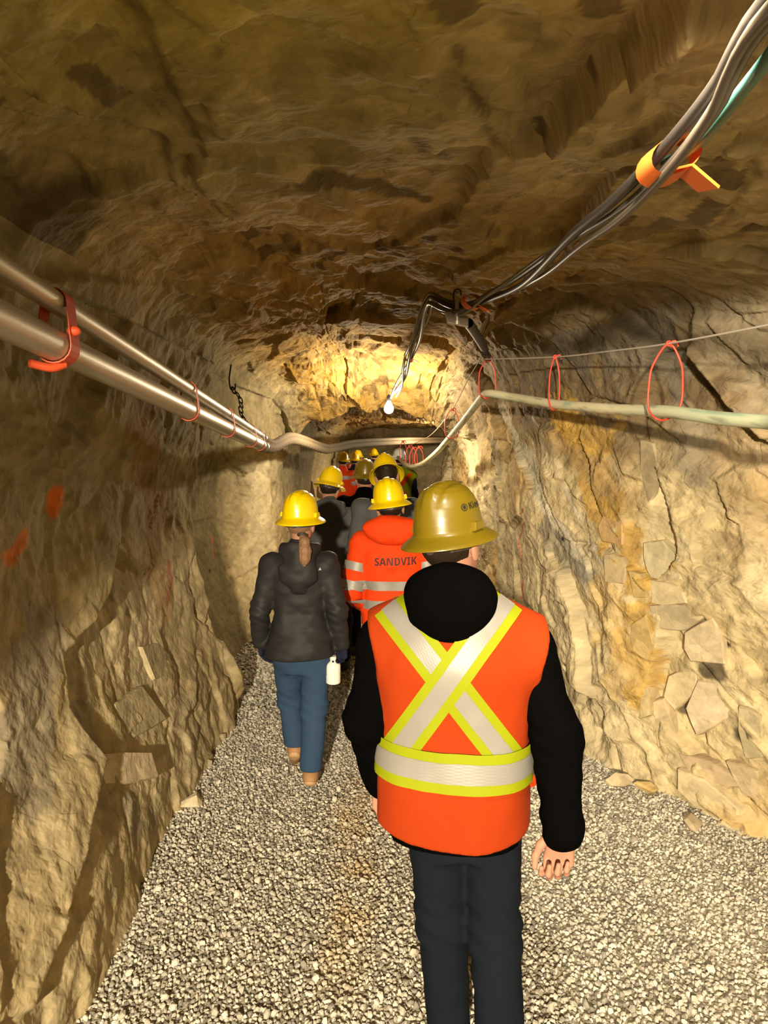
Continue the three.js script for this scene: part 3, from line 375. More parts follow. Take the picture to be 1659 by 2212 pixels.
{ // bracket on a roof bolt
  const g = thing('roof_bracket', 'steel roof bracket with a hook where the cables branch', 'bracket'), p = at(985, 690, 3.85), galv = new THREE.MeshStandardMaterial({ color: lin(0.48, 0.44, 0.36), metalness: 0.6, roughness: 0.4 });
  const pl = new THREE.Shape(); pl.moveTo(-0.055, -0.03); pl.lineTo(0.06, -0.045); pl.lineTo(0.07, 0.02); pl.lineTo(0.0, 0.05); pl.lineTo(-0.06, 0.03); pl.closePath();
  const m = mesh('plate', new THREE.ExtrudeGeometry(pl, { depth: 0.008, bevelEnabled: true, bevelSize: 0.002, bevelThickness: 0.002, bevelSegments: 1 }), galv, g); m.position.copy(p); m.rotation.set(-0.5, 0.3, 0.1);
  const b = mesh('bolt', mergeGeometries([new THREE.CylinderGeometry(0.012, 0.012, 0.12, 12).translate(0, 0.04, 0), new THREE.CylinderGeometry(0.024, 0.024, 0.018, 6).translate(0, -0.02, 0)]), galv, g); b.position.copy(p).add(V(0.005, 0.0, 0.012));
  const h = at(985, 640, 3.8); mesh('hook', tube([h.clone().add(V(-0.012, -0.07, 0)), h.clone().add(V(-0.012, 0.01, 0)), h.clone().add(V(0.0, 0.035, 0)), h.clone().add(V(0.022, 0.03, 0)), h.clone().add(V(0.026, 0.005, 0))], 0.005, 24, 8), darkMetal, g);
  mesh('strut', tube([at(1012, 698, 3.95), at(1030, 725, 4.4), at(1046, 752, 4.85)], 0.028, 20, 8), cab([0.09, 0.09, 0.085], 0.6, 0.3), g);
  const k = at(1046, 762, 4.92); mesh('wire_knot', mergeGeometries([0, 1, 2].map(i => new THREE.TorusGeometry(0.022, 0.006, 8, 16).rotateX(i * 1.1).rotateY(i * 0.7).translate(k.x + 0.01 * i, k.y - 0.012 * i, k.z))), darkMetal, g);
}
// ---------------------------------------------------------------- lamps
const glow = (c, k) => new THREE.MeshStandardMaterial({ color: 0x000000, emissive: lin(...c), emissiveIntensity: k, roughness: 0.4 });
{
  const p = at(840, 880, 7.6), g = thing('bare_bulb_lamp', 'bare glowing bulb hanging from the roof cables above the far walkers', 'lamp', null, p);
  mesh('bulb', new THREE.LatheGeometry([[0.0001, -0.068], [0.022, -0.064], [0.042, -0.048], [0.052, -0.022], [0.050, 0.004], [0.036, 0.034], [0.022, 0.055], [0.019, 0.07]].map(a => new THREE.Vector2(a[0], a[1])), 28), glow([1, 0.86, 0.62], 9), g);
  mesh('socket', new THREE.LatheGeometry([[0.019, 0.062], [0.024, 0.064], [0.025, 0.10], [0.018, 0.125], [0.008, 0.135], [0.0001, 0.136]].map(a => new THREE.Vector2(a[0], a[1])), 20), cab([0.05, 0.045, 0.04], 0.5), g);
  mesh('lead', tube([V(0, 0.13, 0), V(0.015, 0.18, 0), V(0.07, 0.16, 0.02), V(0.09, 0.22, 0.03), V(0.04, 0.25, 0.02)], 0.006, 24, 8), cab([0.55, 0.52, 0.45], 0.4), g);
  g.add(pointLamp(V(0, -0.02, 0), BULB_I, 2.4));
}
{ // added bulb, unseen round the bend, to brighten the far stretch
  const p = V(1.72, 2.12, -15.6), g = thing('bare_bulb_lamp', 'added fill bulb round the bend of the tunnel, out of view', 'lamp', null, p);
  mesh('bulb', new THREE.LatheGeometry([[0.0001, -0.068], [0.022, -0.064], [0.042, -0.048], [0.052, -0.022], [0.050, 0.004], [0.036, 0.034], [0.022, 0.055], [0.019, 0.07]].map(a => new THREE.Vector2(a[0], a[1])), 28), glow([1, 0.86, 0.62], 8), g);
  mesh('socket', new THREE.LatheGeometry([[0.019, 0.062], [0.024, 0.064], [0.025, 0.10], [0.018, 0.125], [0.008, 0.135], [0.0001, 0.136]].map(a => new THREE.Vector2(a[0], a[1])), 20), cab([0.05, 0.045, 0.04], 0.5), g);
  mesh('lead', tube([V(0, 0.13, 0), V(0, 0.3, 0), V(0.02, 0.5, 0)], 0.006, 24, 8), cab([0.05, 0.05, 0.05], 0.4), g);
  g.add(pointLamp(V(0, -0.02, 0), FAR_FILL_I, 2.4));
}
function workLight(label, pos, aim, I, angle, size, blur) { // hooded work light: glowing lens and a beam just in front of it
  const g = thing('hooded_work_light', label, 'lamp', null, pos), dir = aim.clone().sub(pos).normalize(), body = new THREE.Group(); body.name = 'head'; body.quaternion.setFromUnitVectors(V(0, 0, 1), dir); body.scale.setScalar(size); g.add(body);
  mesh('hood', new THREE.LatheGeometry([[0.0001, -0.10], [0.03, -0.10], [0.04, -0.06], [0.09, 0.0], [0.105, 0.035], [0.102, 0.035], [0.086, 0.0], [0.036, -0.055], [0.0001, -0.06]].map(a => new THREE.Vector2(a[0], a[1])), 36).rotateX(Math.PI / 2), new THREE.MeshStandardMaterial({ color: lin(0.30, 0.29, 0.27), metalness: 0.6, roughness: 0.4 }), body);
  mesh('lens', new THREE.CircleGeometry(0.084, 32), glow([1, 0.86, 0.62], 6), body);
  mesh('yoke', tube([V(-0.1, 0, -0.02), V(-0.1, 0.1, -0.05), V(0, 0.16, -0.06), V(0.1, 0.1, -0.05), V(0.1, 0, -0.02)], 0.008, 30, 8), darkMetal, g);
  const s = new THREE.SpotLight(LAMP_TINT, I, 0, angle, 1.0, 2); s.position.copy(dir).multiplyScalar(0.06 * size); s.target.position.copy(dir).multiplyScalar(3); s.castShadow = true; s.shadow.radius = blur; s.name = 'work_light_beam'; g.add(s); g.add(s.target); s.target.name = 'work_light_aim';
}
workLight('large hooded work light under the roof behind the camera', FLOOD_POS, FLOOD_AIM, FLOOD_I, 0.80, 1.3, 4);
workLight('small hooded work light on the roof just above the frame', NEAR_POS, NEAR_AIM, NEAR_I, 0.74, 0.55, 3);
// ---------------------------------------------------------------- people: signed distance bodies meshed by surface nets
function surfaceNets(f, lo, hi, h) {
  const nx = Math.ceil((hi[0] - lo[0]) / h) + 1, ny = Math.ceil((hi[1] - lo[1]) / h) + 1, nz = Math.ceil((hi[2] - lo[2]) / h) + 1, F = new Float32Array(nx * ny * nz);
  let q = 0; for (let k = 0; k < nz; k++) for (let j = 0; j < ny; j++) for (let i = 0; i < nx; i++) F[q++] = (i === 0 || j === 0 || k === 0 || i === nx - 1 || j === ny - 1 || k === nz - 1) ? Math.max(1e-4, f(lo[0] + i * h, lo[1] + j * h, lo[2] + k * h)) : f(lo[0] + i * h, lo[1] + j * h, lo[2] + k * h);
  const id = new Int32Array(nx * ny * nz).fill(-1), P = [], idx = [], sx = 1, sy = nx, sz = nx * ny, E = [[0, 1], [2, 3], [4, 5], [6, 7], [0, 2], [1, 3], [4, 6], [5, 7], [0, 4], [1, 5], [2, 6], [3, 7]], v = new Float32Array(8);
  for (let k = 0; k < nz - 1; k++) for (let j = 0; j < ny - 1; j++) for (let i = 0; i < nx - 1; i++) {
    const b = i + j * sy + k * sz; let m = 0; for (let c = 0; c < 8; c++) { v[c] = F[b + (c & 1) + (c >> 1 & 1) * sy + (c >> 2) * sz]; if (v[c] < 0) m |= 1 << c; }
    if (m === 0 || m === 255) continue;
    let x = 0, y = 0, z = 0, n = 0; for (const [a, d] of E) { if ((v[a] < 0) === (v[d] < 0)) continue; const t = v[a] / (v[a] - v[d]); x += (a & 1) + t * ((d & 1) - (a & 1)); y += (a >> 1 & 1) + t * ((d >> 1 & 1) - (a >> 1 & 1)); z += (a >> 2) + t * ((d >> 2) - (a >> 2)); n++; }
    id[b] = P.length / 3; P.push(lo[0] + (i + x / n) * h, lo[1] + (j + y / n) * h, lo[2] + (k + z / n) * h);
  }
  for (let k = 1; k < nz - 1; k++) for (let j = 1; j < ny - 1; j++) for (let i = 1; i < nx - 1; i++) {
    const b = i + j * sy + k * sz, s = F[b] < 0;
    for (const [d, u, w] of [[sx, sy, sz], [sy, sz, sx], [sz, sx, sy]]) { if (s === (F[b + d] < 0)) continue; const a = id[b], c = id[b - u], e = id[b - u - w], g = id[b - w]; if (a < 0 || c < 0 || e < 0 || g < 0) continue; if (s) idx.push(a, c, e, a, e, g); else idx.push(a, e, c, a, g, e); }
  }
  const g = new THREE.BufferGeometry(); g.setAttribute('position', new THREE.Float32BufferAttribute(P, 3)); const U = new Float32Array(P.length / 3 * 2); for (let i = 0; i < P.length / 3; i++) { U[i * 2] = P[i * 3] * 1.0 + P[i * 3 + 2] * 0.8; U[i * 2 + 1] = P[i * 3 + 1]; } g.setAttribute('uv', new THREE.BufferAttribute(U, 2)); g.setIndex(idx);
  g.computeVertexNormals(); return g;
}
const smin = (a, b, k) => { const h = Math.max(k - Math.abs(a - b), 0) / k; return Math.min(a, b) - h * h * k * 0.25; };
const smax = (a, b, k) => -smin(-a, -b, k);
function cap(x, y, z, a, b, ra, rb) { const bx = b[0] - a[0], by = b[1] - a[1], bz = b[2] - a[2], px = x - a[0], py = y - a[1], pz = z - a[2]; const t = clamp((px * bx + py * by + pz * bz) / (bx * bx + by * by + bz * bz)); const dx = px - bx * t, dy = py - by * t, dz = pz - bz * t; return Math.sqrt(dx * dx + dy * dy + dz * dz) - (ra + (rb - ra) * t); }
function ell(x, y, z, c, r) { const dx = (x - c[0]) / r[0], dy = (y - c[1]) / r[1], dz = (z - c[2]) / r[2], k = Math.sqrt(dx * dx + dy * dy + dz * dz); return (k - 1) * Math.min(r[0], r[1], r[2]); }
function profile(rows) { // [y, half width, half depth, centre z, centre x] -> lookup
  const y0 = rows[0][0], y1 = rows[rows.length - 1][0], n = 80, T = []; for (let i = 0; i <= n; i++) { const y = lerp(y0, y1, i / n); let k = 0; while (k < rows.length - 2 && rows[k + 1][0] < y) k++; const t = clamp((y - rows[k][0]) / (rows[k + 1][0] - rows[k][0])), g = j => rows[clamp(j, 0, rows.length - 1)]; T.push([1, 2, 3, 4].map(c => crom(g(k - 1)[c] || 0, g(k)[c] || 0, g(k + 1)[c] || 0, g(k + 2)[c] || 0, t))); }
  return (x, y, z, grow = 0) => { const s = clamp((y - y0) / (y1 - y0)) * n, i = Math.min(n - 1, Math.floor(s)), t = s - i, A = T[i], B = T[i + 1], a = lerp(A[0], B[0], t), b = lerp(A[1], B[1], t), dz = z - lerp(A[2], B[2], t), dx = x - lerp(A[3], B[3], t); const ax = Math.abs(dx / a), az = Math.abs(dz / b), k = Math.pow(Math.pow(ax, 2.4) + Math.pow(az, 2.4), 1 / 2.4), d = (k - 1) * Math.min(a, b); return Math.max(d - grow, y0 - y - grow, y - y1 - grow); };
}
const cloth = (c, rough = 0.85, extra = {}) => new THREE.MeshPhysicalMaterial({ color: lin(...c), roughness: rough, bumpMap: clothBump, bumpScale: 0.0004, specularIntensity: 0.35, ...extra });
const skinMat = new THREE.MeshPhysicalMaterial({ color: lin(0.38, 0.19, 0.125), roughness: 0.6, specularIntensity: 0.4 });
const M = { hatYellow: new THREE.MeshPhysicalMaterial({ color: lin(0.80, 0.56, 0.0), roughness: 0.32, clearcoat: 0.6, clearcoatRoughness: 0.15 }), hatYellowShaded: new THREE.MeshPhysicalMaterial({ color: lin(0.135, 0.095, 0.003), roughness: 0.36, clearcoat: 0.3, clearcoatRoughness: 0.15 }), hatWhite: new THREE.MeshPhysicalMaterial({ color: lin(0.78, 0.76, 0.70), roughness: 0.35, clearcoat: 0.5 }),  // the dull hat is the same yellow with shade put into its colour
  black: cloth([0.0018, 0.0018, 0.0018], 0.95, { specularIntensity: 0.02 }), charcoal: cloth([0.019, 0.0185, 0.019], 0.58), grey: cloth([0.075, 0.078, 0.078], 0.75), navy: cloth([0.010, 0.012, 0.03], 0.85), orange: cloth([0.66, 0.045, 0.003], 0.75), vestOrange: cloth([0.30, 0.030, 0.0015], 0.85), lime: cloth([0.225, 0.26, 0.003], 0.7), silver: new THREE.MeshStandardMaterial({ color: lin(0.245, 0.235, 0.215), roughness: 0.5, metalness: 0.15, bumpMap: clothBump, bumpScale: 0.0005 }), jeans: cloth([0.028, 0.058, 0.115], 0.85), darkJeans: cloth([0.0075, 0.010, 0.015], 0.9, { specularIntensity: 0.1 }), blackPants: cloth([0.006, 0.006, 0.007], 0.9, { specularIntensity: 0.2 }), hair: cloth([0.018, 0.011, 0.006], 0.6), brownHair: cloth([0.22, 0.125, 0.068], 0.5), bootTan: new THREE.MeshStandardMaterial({ color: lin(0.36, 0.19, 0.085), roughness: 0.7 }), sole: new THREE.MeshStandardMaterial({ color: lin(0.48, 0.30, 0.15), roughness: 0.8 }), bootDark: new THREE.MeshStandardMaterial({ color: lin(0.03, 0.024, 0.02), roughness: 0.7 }), eye: new THREE.MeshStandardMaterial({ color: lin(0.6, 0.58, 0.54), roughness: 0.3 }), lip: new THREE.MeshStandardMaterial({ color: lin(0.40, 0.13, 0.10), roughness: 0.5 }), strap: new THREE.MeshStandardMaterial({ color: lin(0.035, 0.03, 0.03), roughness: 0.55 }), pinkScarf: cloth([0.7, 0.12, 0.12]) };
for (const k in M) if (M[k].bumpMap === clothBump) M[k].side = THREE.DoubleSide;

// hard hat with a full brim: elliptical dome with a raised crown ridge, flared brim, inner face
const HATPROF = [[0.0, 0.145], [0.20, 0.1445], [0.40, 0.1405], [0.56, 0.134], [0.70, 0.122], [0.815, 0.105], [0.895, 0.083], [0.945, 0.058], [0.972, 0.034], [0.987, 0.014], [1.02, 0.004], [1.10, -0.003], [1.22, -0.012], [1.33, -0.021], [1.375, -0.0265], [1.380, -0.0295], [1.365, -0.0310], [1.25, -0.019], [1.10, -0.008], [0.985, -0.003], [0.955, 0.02], [0.905, 0.060], [0.77, 0.102], [0.50, 0.129], [0.2, 0.139], [0.0, 0.140]];
const RX = 0.101, RZ = 0.122;
function hatAt(th, t, out = 0) { // th from +x towards -z (front); t in rows of HATPROF
  const i = Math.min(HATPROF.length - 2, Math.floor(t)), f = t - i, r = lerp(HATPROF[i][0], HATPROF[i + 1][0], f), y = lerp(HATPROF[i][1], HATPROF[i + 1][1], f);
  let x = Math.cos(th) * r * RX, z = -Math.sin(th) * r * RZ, yy = y;
  if (r > 1 && Math.sin(th) > 0) z -= 0.010 * (r - 1) / 0.38 * Math.sin(th);
  if (t < 11) { const c = sstep(0.030, 0.012, Math.abs(x)) * sstep(1.0, 0.72, r), c2 = sstep(0.012, 0.004, Math.abs(Math.abs(x) - 0.045)) * sstep(0.95, 0.7, r) * 0.45; yy += 0.0105 * c + 0.006 * c2; z *= 1 + 0.035 * c * sstep(0.4, 0.8, r); }
  const k = 1 + out / 0.11; return V(x * k, yy + out * 0.6, z * k);
}
function hatGeo(seg = 84) { const P = [], idx = [], R = 60, rows = []; for (let i = 0; i <= R; i++) rows.push(i / R * (HATPROF.length - 1)); HATPROF.forEach((_, i) => rows.push(i)); rows.sort((a, b) => a - b); const rs = rows.filter((r, i) => i === 0 || r - rows[i - 1] > 1e-3);
  rs.forEach(t => { for (let j = 0; j < seg; j++) { const p = hatAt(j / seg * Math.PI * 2, t); P.push(p.x, p.y, p.z); } }); for (let i = 0; i < rs.length - 1; i++) for (let j = 0; j < seg; j++) { const a = i * seg + j, b = i * seg + (j + 1) % seg, c = a + seg, d = b + seg; idx.push(a, c, b, b, c, d); }
  const g = new THREE.BufferGeometry(); g.setAttribute('position', new THREE.Float32BufferAttribute(P, 3)); g.setAttribute('uv', new THREE.Float32BufferAttribute(new Float32Array(P.length / 3 * 2), 2)); g.setIndex(idx); g.computeVertexNormals(); return g; }
const HAT = hatGeo();
function bossGeo() { const s = new THREE.Shape(); s.moveTo(-0.026, 0); s.lineTo(0.026, 0); s.lineTo(0.018, 0.020); s.lineTo(-0.018, 0.020); s.closePath(); return new THREE.ExtrudeGeometry(s, { depth: 0.012, bevelEnabled: true, bevelSize: 0.0025, bevelThickness: 0.003, bevelSegments: 2 }); }
const BOSS = bossGeo();
const font = await new FontLoader().loadAsync('fonts/droid/droid_sans_bold.typeface.json'), fontR = await new FontLoader().loadAsync('fonts/droid/droid_sans_regular.typeface.json');
function textGeo(str, fnt, size, place) { const shapes = fnt.generateShapes(str, size), g = new THREE.ShapeGeometry(shapes, 6), p = g.attributes.position; g.computeBoundingBox(); const w = g.boundingBox.max.x; for (let i = 0; i < p.count; i++) { const q = place(p.getX(i), p.getY(i), w); p.setXYZ(i, q.x, q.y, q.z); } g.computeVertexNormals(); return g; }

// a hand with a palm, four fingers of unequal length and a thumb
function handSDF(wrist, dir, palmN, side, curl, size = 1) { // dir: wrist -> fingers, palmN: the way the palm faces, side: towards the thumb
  const d = V(...dir).normalize(), n = V(...palmN); n.addScaledVector(d, -n.dot(d)).normalize(); const s = V(...side); s.addScaledVector(d, -s.dot(d)).addScaledVector(n, -s.dot(n)).normalize();
  const w = V(...wrist), caps = [], pt = (a, b, c) => w.clone().addScaledVector(d, a * size).addScaledVector(s, b * size).addScaledVector(n, c * size), A = v => [v.x, v.y, v.z];
  const F = [[0.030, 0.044, 0.026, 0.020, 0.0088], [0.010, 0.048, 0.030, 0.022, 0.0090], [-0.011, 0.044, 0.027, 0.021, 0.0086], [-0.031, 0.034, 0.020, 0.018, 0.0076]];
  for (const [b] of F) caps.push([A(pt(0.0, b * 0.55, 0)), A(pt(0.088 - Math.abs(b - 0.01) * 0.25, b, 0)), 0.0165 * size, 0.0125 * size]);
  F.forEach(([b, l1, l2, l3, r], i) => { let p = pt(0.088 - Math.abs(b - 0.01) * 0.25, b, 0), a = 0; const c = Array.isArray(curl) ? curl[i] : curl; [[l1, c * 0.9, r], [l2, c * 1.15, r * 0.94], [l3, c * 0.8, r * 0.88]].forEach(([l, da, rr], m) => { a += da; const q = p.clone().addScaledVector(d, Math.cos(a) * l * size).addScaledVector(n, Math.sin(a) * l * size).addScaledVector(s, b * 0.10 * l); caps.push([A(p), A(q), rr * size, rr * 0.93 * size]); p = q; }); });
  const t0 = pt(0.012, 0.026, 0.006), t1 = pt(0.048, 0.050, 0.020), t2 = pt(0.078, 0.057, 0.030), t3 = pt(0.102, 0.053, 0.040); caps.push([A(t0), A(t1), 0.0155 * size, 0.0125 * size], [A(t1), A(t2), 0.0118 * size, 0.0100 * size], [A(t2), A(t3), 0.0098 * size, 0.0085 * size]);
  const box = new THREE.Box3(); caps.forEach(c => { box.expandByPoint(V(...c[0])); box.expandByPoint(V(...c[1])); }); box.expandByScalar(0.025);
  const f = (x, y, z) => { let dd = 9; for (let i = 0; i < caps.length; i++) { const c = caps[i]; dd = smin(dd, cap(x, y, z, c[0], c[1], c[2], c[3]), i < 4 ? 0.016 : 0.006); } return dd; };
  return { f, box, grip: pt(0.075, 0, 0.035) };
}
function rotM(pitch, yaw, roll) { return new THREE.Matrix4().makeRotationFromEuler(new THREE.Euler(pitch, yaw, roll, 'YXZ')); }

// Builds one person. Local frame at 1.78 m: x right, y up, facing -z; everything is scaled by k at the end.
function person(o) {
  const k = o.k || 1, cell = o.cell || 0.011, root = thing('person', o.label, 'person', o.group); root.position.set(o.x, o.y || 0, o.z); root.rotation.y = o.yaw || 0;
  const add = (name, g, mat, parent = root) => { if (k !== 1 && parent === root && !g.userData.scaled) g.scale(k, k, k); return mesh(name, g, mat, parent); };
  const hd = o.head || [0, 1.655, -0.02], HR = rotM(...(o.headRot || [0, 0, 0])), HI = HR.clone().invert(), e = HI.elements;
  const toHead = (x, y, z) => { x -= hd[0]; y -= hd[1]; z -= hd[2]; return [e[0] * x + e[4] * y + e[8] * z, e[1] * x + e[5] * y + e[9] * z, e[2] * x + e[6] * y + e[10] * z]; };
  const sk = (x, y, z) => { // skull, facing -z
    let d = ell(x, y, z, [0, 0.03, 0.012], [0.078, 0.098, 0.097]); d = smin(d, ell(x, y, z, [0, -0.05, -0.030], [0.056, 0.064, 0.062]), 0.04); d = smin(d, cap(x, y, z, [0, 0.012, -0.083], [0, -0.026, -0.105], 0.010, 0.015), 0.018); d = smin(d, cap(x, y, z, [-0.035, 0.022, -0.078], [0.035, 0.022, -0.078], 0.013, 0.013), 0.02); d = smin(d, ell(x, y, z, [0, -0.098, -0.068], [0.024, 0.018, 0.022]), 0.03);
    for (const s of [-1, 1]) { d = smax(d, -ell(x, y, z, [s * 0.033, 0.0, -0.094], [0.016, 0.010, 0.014]), 0.012); d = smin(d, ell(x, y, z, [s * 0.081, -0.012, 0.006], [0.009, 0.033, 0.020]), 0.008); d = smin(d, ell(x, y, z, [s * 0.086, 0.002, 0.012], [0.007, 0.022, 0.014]), 0.006); }
    return smin(d, cap(x, y, z, [-0.018, -0.062, -0.084], [0.018, -0.062, -0.084], 0.007, 0.007), 0.012); };
  const A = o.arms, L = o.legs, tor = profile(o.torso || TORSO), TY = o.torsoYaw || 0, ct = Math.cos(TY), st = Math.sin(TY), tc = o.torsoC || [0, 0];
  const torso = (x, y, z, g) => { const dx = x - tc[0], dz = z - tc[1]; return tor(ct * dx - st * dz, y, st * dx + ct * dz, g); };
  const bulk = o.bulk || 1;
  const neckB = [hd[0] * 0.4 + tc[0] * 0.6, 1.46, 0.02], neck = (x, y, z) => cap(x, y, z, neckB, [hd[0], hd[1] - 0.06, hd[2] + 0.02], 0.062, 0.055);
  // --- body: one skin surface from head to ankles
  const limbs = (x, y, z) => { let d = ell(x, y, z, [tc[0], 1.22, tc[1]], [0.15, 0.26, 0.085]); d = smin(d, ell(x, y, z, [tc[0], 0.95, tc[1]], [0.13, 0.12, 0.085]), 0.05);
    for (const s of ['l', 'r']) { d = smin(d, cap(x, y, z, A[s][0], A[s][1], 0.042, 0.034), 0.03); d = smin(d, cap(x, y, z, A[s][1], A[s][2], 0.033, 0.024), 0.02); d = smin(d, cap(x, y, z, L[s][0], L[s][1], 0.062, 0.044), 0.03); d = smin(d, cap(x, y, z, L[s][1], L[s][2], 0.044, 0.034), 0.02); } return smin(d, neck(x, y, z), 0.03); };
  const hc = o.headCell || 0.0042, hb = new THREE.Box3(V(hd[0] - 0.12, hd[1] - 0.15, hd[2] - 0.15), V(hd[0] + 0.12, hd[1] + 0.15, hd[2] + 0.15)), geos = [];
  geos.push(surfaceNets(limbs, [-0.45, 0.04, -0.5], [0.45, 1.56, 0.5], 0.018));
  geos.push(surfaceNets((x, y, z) => { const h = toHead(x, y, z); return smin(sk(h[0], h[1], h[2]), neck(x, y, z), 0.025); }, hb.min.toArray(), hb.max.toArray(), hc));
  const hands = {}; for (const s of ['l', 'r']) { if (A[s].hide) continue; const sg = s === 'l' ? -1 : 1, w = A[s][2], el = A[s][1], dr = A[s].dir || [w[0] - el[0], w[1] - el[1] - 0.05, w[2] - el[2] - 0.03]; const hnd = handSDF(w, dr, A[s].palm || [-sg, 0, 0.25], A[s].thumb || [0, 0, -1], A[s].curl || 0.42, o.handSize || 1); hands[s] = hnd; const g = surfaceNets(hnd.f, hnd.box.min.toArray(), hnd.box.max.toArray(), o.handCell || 0.0038); if (o.gloves) add('glove', g, o.gloves); else geos.push(g); }
  add('body', mergeGeometries(geos), skinMat);
  // --- face pieces
  if (o.face) { const m4 = new THREE.Matrix4().makeTranslation(...hd).multiply(HR); for (const s of [-1, 1]) add('eye', new THREE.SphereGeometry(0.0115, 14, 10).translate(s * 0.033, 0.0, -0.083).applyMatrix4(m4), M.eye); add('mouth', new THREE.SphereGeometry(0.012, 14, 8).scale(1.8, 0.5, 0.55).translate(0, -0.062, -0.089).applyMatrix4(m4), M.lip); }
  // --- hair
  if (o.hair) { const hs = (x, y, z) => { const h = toHead(x, y, z); let d = ell(h[0], h[1], h[2], [0, 0.032, 0.016], [0.083, 0.101, 0.100]); d = smax(d, -0.015 - 0.9 * h[1] - h[2], 0.012); d = smax(d, -(h[1] + (o.hairLow || 0.075)), 0.012); for (const s of [-1, 1]) d = smax(d, -ell(h[0], h[1], h[2], [s * 0.085, -0.015, -0.005], [0.03, 0.042, 0.030]), 0.01); return d + 0.0012 * vn3(h[0] * 160, h[1] * 60, h[2] * 160, 9); };
    const g = [surfaceNets(hs, [hd[0] - 0.13, hd[1] - 0.14, hd[2] - 0.13], [hd[0] + 0.13, hd[1] + 0.16, hd[2] + 0.14], hc)];
    add('hair', g[0], o.hair); }
  if (o.ponytail) { const pt = o.ponytail, f = (x, y, z) => { let d = 9; for (let i = 0; i < pt.length - 1; i++) d = smin(d, cap(x, y, z, pt[i], pt[i + 1], pt[i][3], pt[i + 1][3]), 0.015); return d + 0.0028 * vn3(x * 240, y * 22, z * 240, 3) + 0.002 * vn3(x * 90, y * 14, z * 90, 5); }; const b = new THREE.Box3(); pt.forEach(p => b.expandByPoint(V(p[0], p[1], p[2]))); b.expandByScalar(0.05); add('ponytail', surfaceNets(f, b.min.toArray(), b.max.toArray(), 0.004), M.brownHair); add('hair_tie', new THREE.TorusGeometry(0.024, 0.008, 8, 18).rotateX(1.2).translate(pt[0][0], pt[0][1], pt[0][2]), M.strap); }
  // --- jacket
  const folds = o.folds === undefined ? 0.006 : o.folds, hem = o.hem || 0.86, cs = (o.sleeve || [0.074, 0.060, 0.050]).map(v => v * bulk), sd = o.seed || 1;
  const wr = (x, y, z) => folds * (vn3(x * 9 + 3, y * 16 + 1.5 * vn3(x * 5, y * 5, z * 5, sd + 2), z * 9, sd) + 0.5 * vn3(x * 20, y * 34, z * 20, sd + 1));
  const jacket = (x, y, z) => { let d = torso(x, y, z, (bulk - 1) * 0.06);
    for (const s of ['l', 'r']) { d = smin(d, cap(x, y, z, [A[s][0][0] * 0.55, A[s][0][1] + 0.012, A[s][0][2]], A[s][0], 0.055 * bulk, cs[0]), 0.05); let a = cap(x, y, z, A[s][0], A[s][1], cs[0], cs[1]); const el = Math.hypot(x - A[s][1][0], y - A[s][1][1], z - A[s][1][2]); a = smin(a, cap(x, y, z, A[s][1], A[s].cuff || A[s][2], cs[1], cs[2]), 0.03) + sstep(0.16, 0.02, el) * 0.6 * folds * Math.sin((y + 0.5 * x) * 120); d = smin(d, a, 0.028); }
    d = smin(d, cap(x, y, z, [neckB[0], 1.44, 0.015], [lerp(neckB[0], hd[0], 0.6), 1.535, 0.012], 0.09, 0.074), 0.04);
    d += wr(x, y, z); return smax(d, hem + (o.hemTilt || 0) * x - y, 0.01); };
  const jb = new THREE.Box3(V(-0.3, hem - 0.02, -0.26), V(0.3, 1.66, 0.30)); for (const s of ['l', 'r']) for (const p of [A[s][0], A[s][1], A[s][2]]) { jb.expandByPoint(V(p[0] - 0.1, p[1] - 0.1, p[2] - 0.1)); jb.expandByPoint(V(p[0] + 0.1, p[1] + 0.1, p[2] + 0.1)); }
  add('jacket', surfaceNets(jacket, jb.min.toArray(), jb.max.toArray(), cell), o.jacket);
  // --- hood lying on the back
  let hoodF = null; if (o.hood) { const hx = lerp(tc[0], hd[0], 0.5), [hy, hw, hh, ht] = o.hood; hoodF = (x, y, z) => { const X = ct * (x - hx) - st * (z), Z = st * (x - hx) + ct * z; let d = ell(X, y, Z, [0, hy, 0.105], [hw * lerp(0.74, 1, sstep(hy - hh, hy + hh * 0.4, y)), hh, ht]); d = smin(d, Math.hypot(Math.hypot(X, (Z - 0.012) * 1.1) - 0.098, (y - 1.515 - 0.2 * (Z - 0.05)) * 0.72) - 0.034, 0.045); d = smax(d, -ell(X, y, Z, [0, 1.60, -0.012], [0.078, 0.12, 0.085]), 0.02); return d + folds * 0.8 * vn3(X * 16, y * 24, Z * 16, sd + 7) + 0.0015 * Math.sin(y * 50 + 30 * X * X); };
    add('hood', surfaceNets(hoodF, [hx - 0.26, 1.16, -0.16], [hx + 0.26, 1.66, 0.27], Math.min(cell, 0.009)), o.hoodMat || o.jacket); }
  // --- trousers
  const hips = profile([[0.74, 0.10, 0.10, 0.0], [0.84, 0.165, 0.118, 0.008], [0.93, 0.168, 0.122, 0.008], [1.02, 0.155, 0.112, 0.0], [1.10, 0.150, 0.105, 0.0]]), pw = o.legR || [0.096, 0.070, 0.062];
